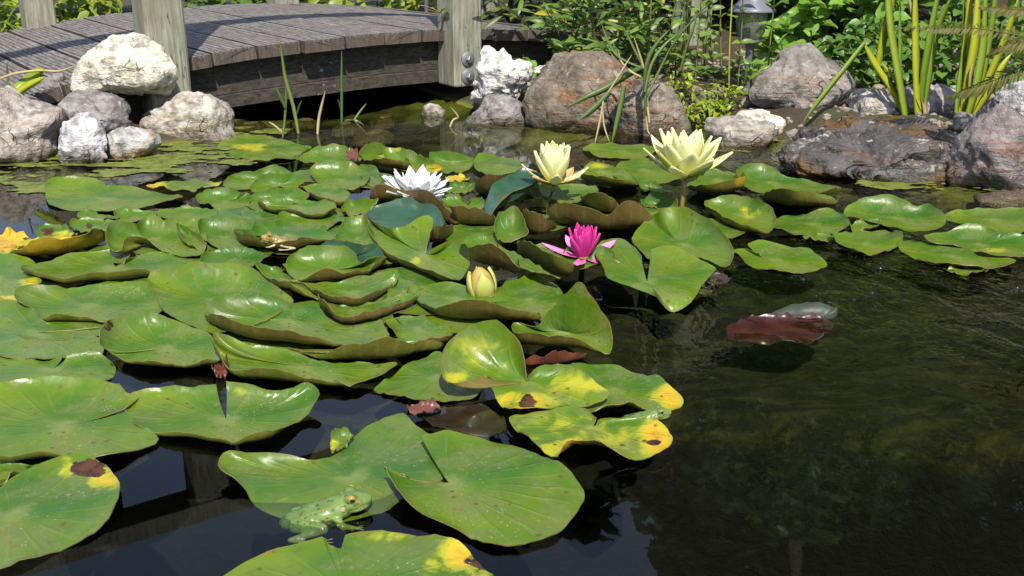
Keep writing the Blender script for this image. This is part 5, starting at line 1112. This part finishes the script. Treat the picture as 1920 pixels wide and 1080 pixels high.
# narrow-leaved shrub hanging over the bridge end
st = []
for k in range(17):
    x = rnd.uniform(0.05, 0.52); a = (x, rnd.uniform(3.45, 3.75), 0.08); st.append((a, (x + rnd.uniform(-0.30, 0.08), rnd.uniform(3.02, 3.35), rnd.uniform(0.10, 0.42))))
leafy_plant('narrow_leaved_shrub', 'narrow-leaved shrub with reddish stems arching over the bridge end', 'shrub', (0.28, 3.6, 0.06), st, 'lance', 0.085, 0.017, M['willow'], M['twig'], 9, 1)
st = []
for k in range(15):
    x = rnd.uniform(0.12, 0.60); a = (x, rnd.uniform(3.2, 3.4), 0.06); st.append((a, (x + rnd.uniform(-0.16, 0.10), rnd.uniform(2.95, 3.15), rnd.uniform(0.08, 0.40))))
leafy_plant('narrow_leaved_shrub', 'lighter narrow-leaved shrub just behind the brown boulders', 'shrub', (0.35, 3.3, 0.05), st, 'lance', 0.075, 0.015, M['mint'], M['gstem'], 10, 41)
# upright ovate-leaved stems
st = []
for k in range(13):
    x = 0.40 + 0.30 * k / 12 + rnd.uniform(-.02, .02); y = rnd.uniform(2.95, 3.3); st.append(((x, y, 0.04), (x + rnd.uniform(-.05, .05), y - rnd.uniform(0, .08), rnd.uniform(0.30, 0.62))))
leafy_plant('upright_herb', 'upright herb with many small paired leaves beside the lantern', 'plant', (0.55, 3.1, 0.05), st, 'ovate', 0.048, 0.018, M['mint'], M['gstem'], 10, 2)
st = []
for k in range(9):
    x = rnd.uniform(0.56, 0.80); y = rnd.uniform(2.86, 2.94); st.append(((x, y, 0.02), (x + rnd.uniform(-.04, .04), y - rnd.uniform(0, .05), rnd.uniform(0.10, 0.24))))
leafy_plant('upright_herb', 'low leafy herb growing up around the lantern stake', 'plant', (0.67, 2.9, 0.03), st, 'ovate', 0.042, 0.018, M['heart'], M['gstem'], 8, 12)
# heart-leaved climber
st = []
for k in range(24):
    x = rnd.uniform(0.70, 1.14); st.append(((x + rnd.uniform(-.05, .1), 3.5, 0.1), (x, rnd.uniform(3.02, 3.2), rnd.uniform(0.09, 0.40))))
leafy_plant('heart_leaved_climber', 'bright green climber with heart-shaped leaves behind the tilted boulder', 'plant', (0.95, 3.4, 0.08), st, 'heart', 0.066, 0.050, M['heart'], M['gstem'], 6, 3, start=.3)
# ground cover and low leaves
foliage_thing('ground_cover', 'low bright yellow-green ground cover between the boulders', 'plant', (0.50, 2.75, 0.0), [((0.50, 2.74, 0.025), (0.075, 0.06, 0.045), 260), ((0.545, 2.80, 0.06), (0.06, 0.06, 0.05), 160), ((0.45, 2.86, 0.07), (0.05, 0.06, 0.06), 110)], 'ovate', 0.020, 0.010, M['lime'], M['gstem'], 4, face=.3)
foliage_thing('low_leafy_plant', 'dark small-leaved plant filling the gap behind the iris', 'plant', (1.12, 3.1, 0.05), [((1.02, 3.05, 0.12), (0.16, 0.12, 0.13), 520), ((1.30, 3.0, 0.14), (0.22, 0.14, 0.16), 560)], 'ovate', 0.036, 0.026, M['small'], M['gstem'], 5)
foliage_thing('low_leafy_plant', 'small bright plant sprouting against the bridge end behind the brown boulder', 'plant', (0.04, 3.05, 0.0), [((0.04, 3.05, 0.09), (0.07, 0.05, 0.05), 26)], 'ovate', 0.035, 0.028, M['heart'], M['gstem'], 6)
# dense foliage further back
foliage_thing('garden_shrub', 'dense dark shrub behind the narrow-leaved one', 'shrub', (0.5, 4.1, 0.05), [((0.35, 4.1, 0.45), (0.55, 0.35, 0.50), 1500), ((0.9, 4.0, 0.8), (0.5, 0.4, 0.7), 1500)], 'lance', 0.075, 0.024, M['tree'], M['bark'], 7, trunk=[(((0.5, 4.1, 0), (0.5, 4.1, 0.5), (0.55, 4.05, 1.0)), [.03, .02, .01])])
foliage_thing('garden_shrub', 'tall leafy shrub rising behind the heart-leaved climber', 'shrub', (1.25, 3.9, 0.05), [((1.05, 3.75, 0.6), (0.4, 0.3, 0.5), 1400), ((1.45, 3.6, 0.7), (0.5, 0.4, 0.7), 1700), ((1.2, 3.9, 1.4), (0.5, 0.4, 0.5), 900)], 'ovate', 0.060, 0.034, M['small'], M['bark'], 8, trunk=[(((1.25, 3.9, 0), (1.25, 3.9, 0.7), (1.2, 3.9, 1.5)), [.035, .025, .01])])
for k, (x, y, w, lab) in enumerate(((-2.35, 5.3, 0.45, 'lime-leaved bush behind the foot of the bridge'), (-0.55, 5.6, 0.55, 'yellow-green bush beyond the far side of the bridge crown'), (-1.35, 5.7, 0.5, 'bushy green plant beyond the bridge between its far posts'))):
    foliage_thing('low_bush', lab, 'shrub', (x, y, 0.0), [((x, y, 0.14), (w, 0.3, 0.2), 620), ((x + 0.1, y + 0.3, 0.35), (w, 0.3, 0.28), 520)], 'ovate', 0.075, 0.042, M['lime'] if k != 2 else M['mint'], M['gstem'], 20 + k, trunk=[(((x, y, 0), (x, y, 0.3)), [.012, .006])])
foliage_thing('dark_grass_clump', 'dark grassy clump at the far corner of the deck', 'plant', (-1.93, 3.8, 0.0), [((-1.93, 3.85, 0.12), (0.16, 0.15, 0.16), 260)], 'lance', 0.16, 0.010, M['willow'], M['gstem'], 31)
# background trees (reflected as a dark mass in the near water)
def tree(label, x, y, h, r, seed, n=2600):
    rr = random.Random(seed); bl = []
    for k in range(9):
        a = rr.uniform(0, 6.28); q = rr.uniform(0.2, 1.0) * r; z = h * rr.uniform(0.22, 0.95)
        bl.append(((x + q * math.cos(a), y + q * math.sin(a) * 0.7, z), (r * rr.uniform(.35, .6), r * rr.uniform(.3, .5), h * rr.uniform(.09, .17)), n // 9))
    limbs = [(((x, y, 0), (x + .05, y, h * .3), (x, y + .05, h * .6), (x + .1, y, h * .95)), [.13, .10, .06, .015], 'trunk')]
    for c, rad_, _ in bl[:6]: limbs.append((((x, y, c[2] * .6), ((x + c[0]) / 2, (y + c[1]) / 2, c[2] * .85), c), [.04, .025, .008], 'limb'))
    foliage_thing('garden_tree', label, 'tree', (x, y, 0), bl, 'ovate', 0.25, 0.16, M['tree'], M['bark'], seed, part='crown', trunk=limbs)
tree('dark broadleaf tree standing behind the bridge end', 0.95, 6.4, 4.2, 1.0, 71, 3400)
tree('tall dark tree behind the shrubs and iris', 2.4, 6.0, 5.2, 1.5, 72, 3600)
tree('broad dark tree standing beyond the far corner of the bank', 4.6, 6.8, 5.0, 1.6, 73, 2600)
tree('slim dark tree close behind the lantern', 1.5, 5.0, 3.6, 0.8, 74, 3200)
tree('dark spreading tree past the end of the wet ledge', 3.2, 4.4, 4.4, 1.2, 75, 3400)
# purple flower spikes (mirrored in the dark water)
root = empty('purple_loosestrife', (0.47, 3.35, 0.05)); tag(root, 'tall plant with purple flower spikes rising above the herb', 'plant')
M['purple'] = m_plain('purple_floret', (0.26, 0.03, 0.34), 0.5, 0.3)
for k in range(5):
    x, y = rnd.uniform(-.06, .07), rnd.uniform(-.04, .08); hh = rnd.uniform(1.15, 1.45); mb = MB(); mb.tube([(x, y, 0), (x * 1.2, y, hh * .5), (x * 1.4, y, hh)], [.005, .004, .002], 6); mb.build('stem', M['gstem'], root, True)
    mb = MB(); v, f = leaf_geo(.03, .014, 'ovate', k, 3)
    for j in range(120):
        z = hh - rnd.random() * 0.36; mt = Matrix.Translation((x * 1.38, y, z)) @ Matrix.Rotation(rnd.uniform(0, 6.28), 4, 'Z') @ Matrix.Rotation(rnd.uniform(-.3, .8), 4, 'X')
        mb.add([mt @ Vector(q) for q in v], f)
    mb.build('flower_spike', M['purple'], root, True)
# ------------------------------------------------------------------ iris clumps, grasses, reeds, ferns
def blades(name, label, cat, crop, y, specs, group=None):
    ox, oy, sc = crop
    p0 = on_y(ox + specs[0][0][0][0] / sc, oy + specs[0][0][0][1] / sc, y); root = empty(name, (p0.x, y, p0.z)); tag(root, label, cat, group)
    for k, (pth, w, mat) in enumerate(specs):
        pts = []
        for i, q in enumerate(pth):
            yy = y + (q[2] if len(q) > 2 else 0.012 * math.sin(k * 2.3 + i))
            pts.append(on_y(ox + q[0] / sc, oy + q[1] / sc, yy) - root.location)
        v, f = blade_mesh(pts, w, M[mat], k)
        link('blade', mesh_from('blade', v, f, M[mat]), root)
    return root
blades('iris_clump', 'iris clump with one blade snapped and hanging down', 'plant', K4, 2.58, [
    ([(1148,650),(1060,480),(960,330),(905,225)], .020, 'iris'), ([(912,228,-.01),(800,370,-.03),(680,520,-.05),(585,650,-.06)], .013, 'irisg'),
    ([(1130,640),(1090,400),(1050,160),(1035,-60),(1050,-300)], .020, 'irisg'), ([(1150,645),(1110,480),(1000,330)], .012, 'iris'),
    ([(985,340,.02),(1010,200,.02),(1045,60,.02),(1075,-120,.02)], .022, 'iris'), ([(1140,640),(1105,420),(1100,200),(1100,-50)], .010, 'irisg')])
blades('iris_clump', 'small iris clump with one rusty-brown blade', 'plant', K4, 2.56, [
    ([(1240,640),(1205,380),(1180,150),(1130,-100)], .014, 'tan'), ([(1205,635),(1215,480),(1235,330),(1280,80),(1330,-150)], .020, 'irisg'), ([(1195,640),(1185,400),(1180,150),(1180,-150)], .020, 'iris'),
    ([(1230,560),(1270,300),(1310,120),(1400,-60)], .018, 'irisg'), ([(1215,640),(1190,520),(1215,590)], .010, 'iris')])
blades('iris_clump', 'thick sunlit iris clump with broad yellow-green blades', 'plant', K4, 2.46, [
    ([(1405,615),(1430,400),(1460,180),(1475,-150)], .026, 'iris'), ([(1430,620),(1465,400),(1500,180),(1520,-150)], .024, 'iris'), ([(1460,620),(1510,430),(1545,200),(1560,-100)], .022, 'irisg'),
    ([(1480,600),(1560,440),(1660,200),(1750,-60)], .020, 'iris'), ([(1500,610),(1590,460),(1640,360),(1700,280)], .018, 'iris'), ([(1400,600),(1415,450),(1440,250),(1440,-100)], .014, 'irisg'),
    ([(1530,480),(1570,250),(1600,40),(1620,-120)], .016, 'irisg'), ([(1470,500),(1475,400),(1490,340)], .008, 'tan')])
blades('grass_tuft', 'grass tuft with tan roots trailing over the olive-brown boulder', 'grass tuft', K3, 2.55, [
    ([(1245,800),(1225,620),(1205,440),(1140,230)], .007, 'tan'), ([(1225,760),(1215,560),(1230,410),(1290,290),(1380,190)], .011, 'grass'), ([(1215,600),(1260,420),(1340,300),(1425,225)], .008, 'grass'),
    ([(1200,440),(1080,500),(950,580),(850,625),(700,705)], .016, 'grass'), ([(985,600,-.02),(900,690,-.03),(780,790,-.04)], .015, 'grass'), ([(940,660,-.02),(1030,520,-.02),(1135,350,-.01)], .005, 'tan'),
    ([(1080,560,-.03),(1050,720,-.04),(1000,935,-.05)], .013, 'grass'), ([(945,660,-.03),(920,800,-.04),(888,940,-.05)], .005, 'tan'), ([(940,700,-.03),(950,820,-.04),(985,930,-.05)], .004, 'tan'),
    ([(1210,450),(1120,270),(1070,170)], .006, 'grass'), ([(1180,440),(1020,350),(930,150)], .006, 'grass'), ([(1220,640),(1300,480),(1350,380),(1410,260)], .006, 'grass'), ([(1225,760),(1235,850),(1250,880)], .004, 'tan'), ([(1190,500),(1130,470),(1060,400),(1045,330)], .005, 'tan')])
blades('tall_grass', 'single long grass stalks leaning through the ovate-leaved herb', 'grass tuft', K3, 2.85, [
    ([(1330,420),(1420,260),(1540,120),(1680,-20)], .006, 'grass'), ([(1450,450),(1490,300),(1530,190),(1560,60)], .008, 'grass'), ([(1765,600),(1770,300),(1785,0),(1790,-150)], .004, 'iris')])
for lab, specs in (
    ('tallest bent reed with side leaf, standing in the bridge shallows', [([(510,800),(480,640),(430,460),(400,235)], .009, 'grass'), ([(498,690),(515,640),(532,600)], .005, 'grass')]),
    ('short leafy reed beside the tallest bent one', [([(415,825),(428,720),(436,560),(425,470)], .006, 'grass'), ([(434,650),(405,590),(375,520)], .008, 'grass'), ([(410,790),(370,755),(330,730)], .004, 'tan')]),
    ('pale broken reed stub standing alone in the water', [([(625,805),(635,700),(672,545)], .007, 'tan')]),
    ('straight green reed rising up to the bridge beam', [([(770,735),(770,520),(770,300)], .007, 'grass'), ([(765,660),(755,620),(745,595)], .005, 'grass')]),
    ('fallen reed with splayed leaves on the water under the bridge', [([(845,720),(880,670),(920,620)], .006, 'grass'), ([(850,725),(820,722),(785,722)], .007, 'grass'), ([(850,722),(885,740),(905,765)], .006, 'tan')]),
    ('thin reed by the lichen-crusted stone', [([(80,640),(72,540),(55,370)], .005, 'grass'), ([(78,560),(50,535),(25,510)], .005, 'tan')]),
    ('tan reed stub near the smooth grey stone', [([(1420,760),(1440,720),(1468,700),(1422,640)], .006, 'tan')])):
    ox, oy, sc = K2; q = specs[0][0][0]; yb = on_z(ox + q[0] / sc, oy + q[1] / sc, 0).y
    blades('reed', lab, 'reed', K2, min(yb, 2.92), specs, 'reeds in the shallows before the bridge')
blades('flag_leaf', 'cut yellow-green leaf bundle lying at the deck end', 'leaf', K1, 2.42, [
    ([(70,610,-.01),(160,540),(250,470),(300,465)], .022, 'irisg'), ([(95,620,-.02),(180,560,-.02),(300,500,-.02)], .014, 'iris'), ([(0,515),(100,480),(260,460),(380,465),(520,420)], .006, 'tan'), ([(60,600),(50,500),(45,400)], .005, 'grass'), ([(110,625),(150,600),(290,520)], .006, 'iris')])
# fern fronds reaching in over the wedge-shaped stone
root = empty('fern', (1.42, 2.0, 0.1)); tag(root, 'olive fern with arching fronds reaching over the wedge-shaped stone', 'fern')
for k, (pth, L) in enumerate((([(2100,60),(1850,60),(1650,45),(1520,40)], .022), ([(2150,260),(1800,200),(1500,150),(1300,150),(1060,150)], .022), ([(2150,330),(1850,320),(1600,430),(1450,480),(1340,520)], .034), ([(2200,300),(1950,230),(1700,230),(1560,300)], .030))):
    pts = [on_y(K4[0] + a / K4[2], K4[1] + b / K4[2], 2.05 + 0.04 * i - 0.03 * k) - root.location for i, (a, b) in enumerate(pth)]
    mb = MB(); dn = []
    for i in range(45):
        t = i / 44 * (len(pts) - 1); q = min(int(t), len(pts) - 2)
        dn.append(crom(pts[max(q - 1, 0)], pts[q], pts[q + 1], pts[min(q + 2, len(pts) - 1)], t - q))
    mb.tube(dn, [0.0018 * (1 - 0.8 * i / 44) for i in range(45)], 4)
    for i in range(1, 44):
        d = (dn[i + 1] - dn[i - 1]).normalized(); taper = min(1, (44 - i) / 18 + 0.1)
        for s in (-1, 1):
            dirv = (d.cross(Vector((0.1, -0.6, 0.7))) * s + d * 0.4 + Vector((0, 0, -0.2))).normalized()
            v, f = leaf_geo(L * taper, 0.0055, 'lance', i, 3); mt = Matrix.Translation(dn[i]) @ leaf_rot(dirv, Vector((0, -.6, .8)), rnd)
            mb.add([mt @ Vector(x) for x in v], f)
    mb.build('frond', M['fern'], root, True)
# ------------------------------------------------------------------ garden lanterns
M['lampmetal'] = m_plain('grey_lamp_plastic', (0.14, 0.14, 0.165), 0.35, 0.5, scale=80, var=.15)
def m_lampglass():
    k = NT('ribbed_lamp_glass'); gl = k.node('ShaderNodeBsdfGlossy'); gl.inputs['Roughness'].default_value = 0.12
    tr = k.node('ShaderNodeBsdfTransparent'); tr.inputs[0].default_value = (0.62, 0.64, 0.55, 1)
    df = k.node('ShaderNodeBsdfDiffuse'); df.inputs[0].default_value = (0.35, 0.36, 0.28, 1)
    return k.done(k.mixs(0.12, k.mixs(0.30, tr.outputs[0], df.outputs[0]), gl.outputs[0]))
M['lampglass'] = m_lampglass()
def lantern(label, x, y, zb, ztop):
    root = empty('garden_lantern', (x, y, zb)); tag(root, label, 'garden light', 'garden lanterns'); T = ztop - zb
    mb = MB(); mb.lathe([(.0001, T + .040), (.030, T + .039), (.034, T + .034), (.040, T + .022), (.060, T + .006), (.063, T), (.061, T - .003), (.040, T + .001), (.0001, T + .002)], n=32); mb.build('cap', M['lampmetal'], root, True)
    mb = MB(); mb.lathe([(.0001, T + .0415), (.024, T + .0415), (.024, T + .039)], n=4); mb.build('solar_panel', M['pupil'], root)
    mb = MB(); n = 48; prof = [(.042, T - .002), (.041, T - .03), (.036, T - .06), (.026, T - .078)]
    v = []; f = []
    for r, z in prof:
        for j in range(n): rr = r * (1 + 0.02 * math.cos(j * math.pi)); v.append((rr * math.cos(j * 6.2832 / n), rr * math.sin(j * 6.2832 / n), z))
    f = [(i * n + j, i * n + (j + 1) % n, (i + 1) * n + (j + 1) % n, (i + 1) * n + j) for i in range(3) for j in range(n)]
    mb.add(v, f); mb.build('glass_shade', M['lampglass'], root, True)
    mb = MB(); mb.lathe([(.028, T - .076), (.029, T - .082), (.014, T - .090), (.010, T - .10), (.0095, 0), (.0001, -.03)], n=20); mb.build('stake', M['lampmetal'], root, True)
    mb = MB(); mb.lathe([(.0001, T - .03), (.006, T - .03), (.007, T - .05), (.005, T - .07), (.0001, T - .074)], n=12); mb.build('bulb', M['galv'], root, True)
p = on_y(1410, 20, 2.98)
lantern('grey solar garden lantern with ribbed glass standing among the herbs', p.x, 2.98, 0.03, p.z)
p = on_y(800, 30, 4.9)
lantern('grey lantern stake standing beyond the far edge of the bridge', p.x, 4.9, p.z - 0.02, p.z + 0.22)

# ------------------------------------------------------------------ loose gravel between the bank stones
def gravel():
    rr = random.Random(9); mb = MB(); V, F = ico(1)
    for _ in range(1500):
        x = rr.uniform(-0.1, 1.9); y = rr.uniform(2.2, 3.5)
        if shore_sd(np.array([x]), np.array([y]))[0] < 0.015: continue
        z = float(ground_h(np.array([x]), np.array([y]))[0]); r = rr.choice((0.006, 0.008, 0.010, 0.014, 0.022))
        sx, sy, sz = r * rr.uniform(.8, 1.5), r * rr.uniform(.8, 1.3), r * rr.uniform(.5, .9); a = rr.uniform(0, 3)
        mb.add([(x + (v[0] * math.cos(a) - v[1] * math.sin(a)) * sx * rr.uniform(.8, 1.1), y + (v[0] * math.sin(a) + v[1] * math.cos(a)) * sy, z + v[2] * sz) for v in V], F)
    o = mb.build('gravel', M['rock'], None, False); tag(o, 'loose gravel and pebbles on the bank between stones', 'gravel', None, 'stuff')
    o['cola'] = (0.20, 0.16, 0.12); o['colb'] = (0.36, 0.32, 0.27); o['colc'] = (0.25, 0.15, 0.08); o['patch'] = 0.5; o['lichen'] = 0.3; o['wet'] = 0.0; o['moss'] = 0.3
gravel()

# ------------------------------------------------------------------ floating algae along the shore
def m_scum():
    k = NT('floating_algae'); ob = k.coord('Object'); n = k.noise(40, ob, 6, 0.7); n2 = k.noise(9, ob, 4)
    g = k.mix(k.ramp(n, 0.35, 0.65), (0.055, 0.075, 0.010), (0.16, 0.19, 0.025)); g = k.mix(k.ramp(n2, 0.5, 0.7, 0, 0.6), g, (0.20, 0.17, 0.03))
    return k.done(k.bsdf(g, 0.55, 0.4, k.bump(n, 0.7, 0.004)))
M['scum'] = m_scum()
def scum(label, box, step, thr, sd_lo, sd_hi, seed):
    x0, x1, y0, y1 = box; xs = np.arange(x0, x1, step); ys = np.arange(y0, y1, step)
    X, Y = np.meshgrid(xs, ys); D = -shore_sd(X, Y); mb = MB(); idx = {}
    def vid(i, j):
        if (i, j) not in idx:
            x, y = xs[i], ys[j]; h = mnoise.fractal(Vector((x * 60, y * 60, seed)), 1, 2, 3)
            idx[(i, j)] = len(mb.v); mb.v.append((x + 0.35 * step * mnoise.noise(Vector((x * 300, y * 300, 1))), y + 0.35 * step * mnoise.noise(Vector((x * 300, y * 300, 5))), 0.0012 + 0.0012 * abs(h)))
        return idx[(i, j)]
    for j in range(len(ys) - 1):
        for i in range(len(xs) - 1):
            d = D[j, i]
            if d < sd_lo or d > sd_hi: continue
            q = mnoise.fractal(Vector((xs[i] * 7, ys[j] * 16, seed)), 0.8, 2.1, 5) - (d - sd_lo) / (sd_hi - sd_lo) * 0.55
            if q > thr: mb.f.append((vid(i, j), vid(i + 1, j), vid(i + 1, j + 1), vid(i, j + 1))); mb.m.append(0)
    o = mb.build('algae_scum', M['scum'], None, True); tag(o, label, 'algae', None, 'stuff')
scum('green algae film floating in front of the stone pile', (-1.5, -0.55, 1.9, 2.72), 0.007, -0.28, -0.02, 0.34, 3.1)
scum('yellowish algae fringe along the wet ledge', (0.4, 1.3, 1.8, 2.6), 0.007, -0.12, -0.05, 0.22, 8.7)
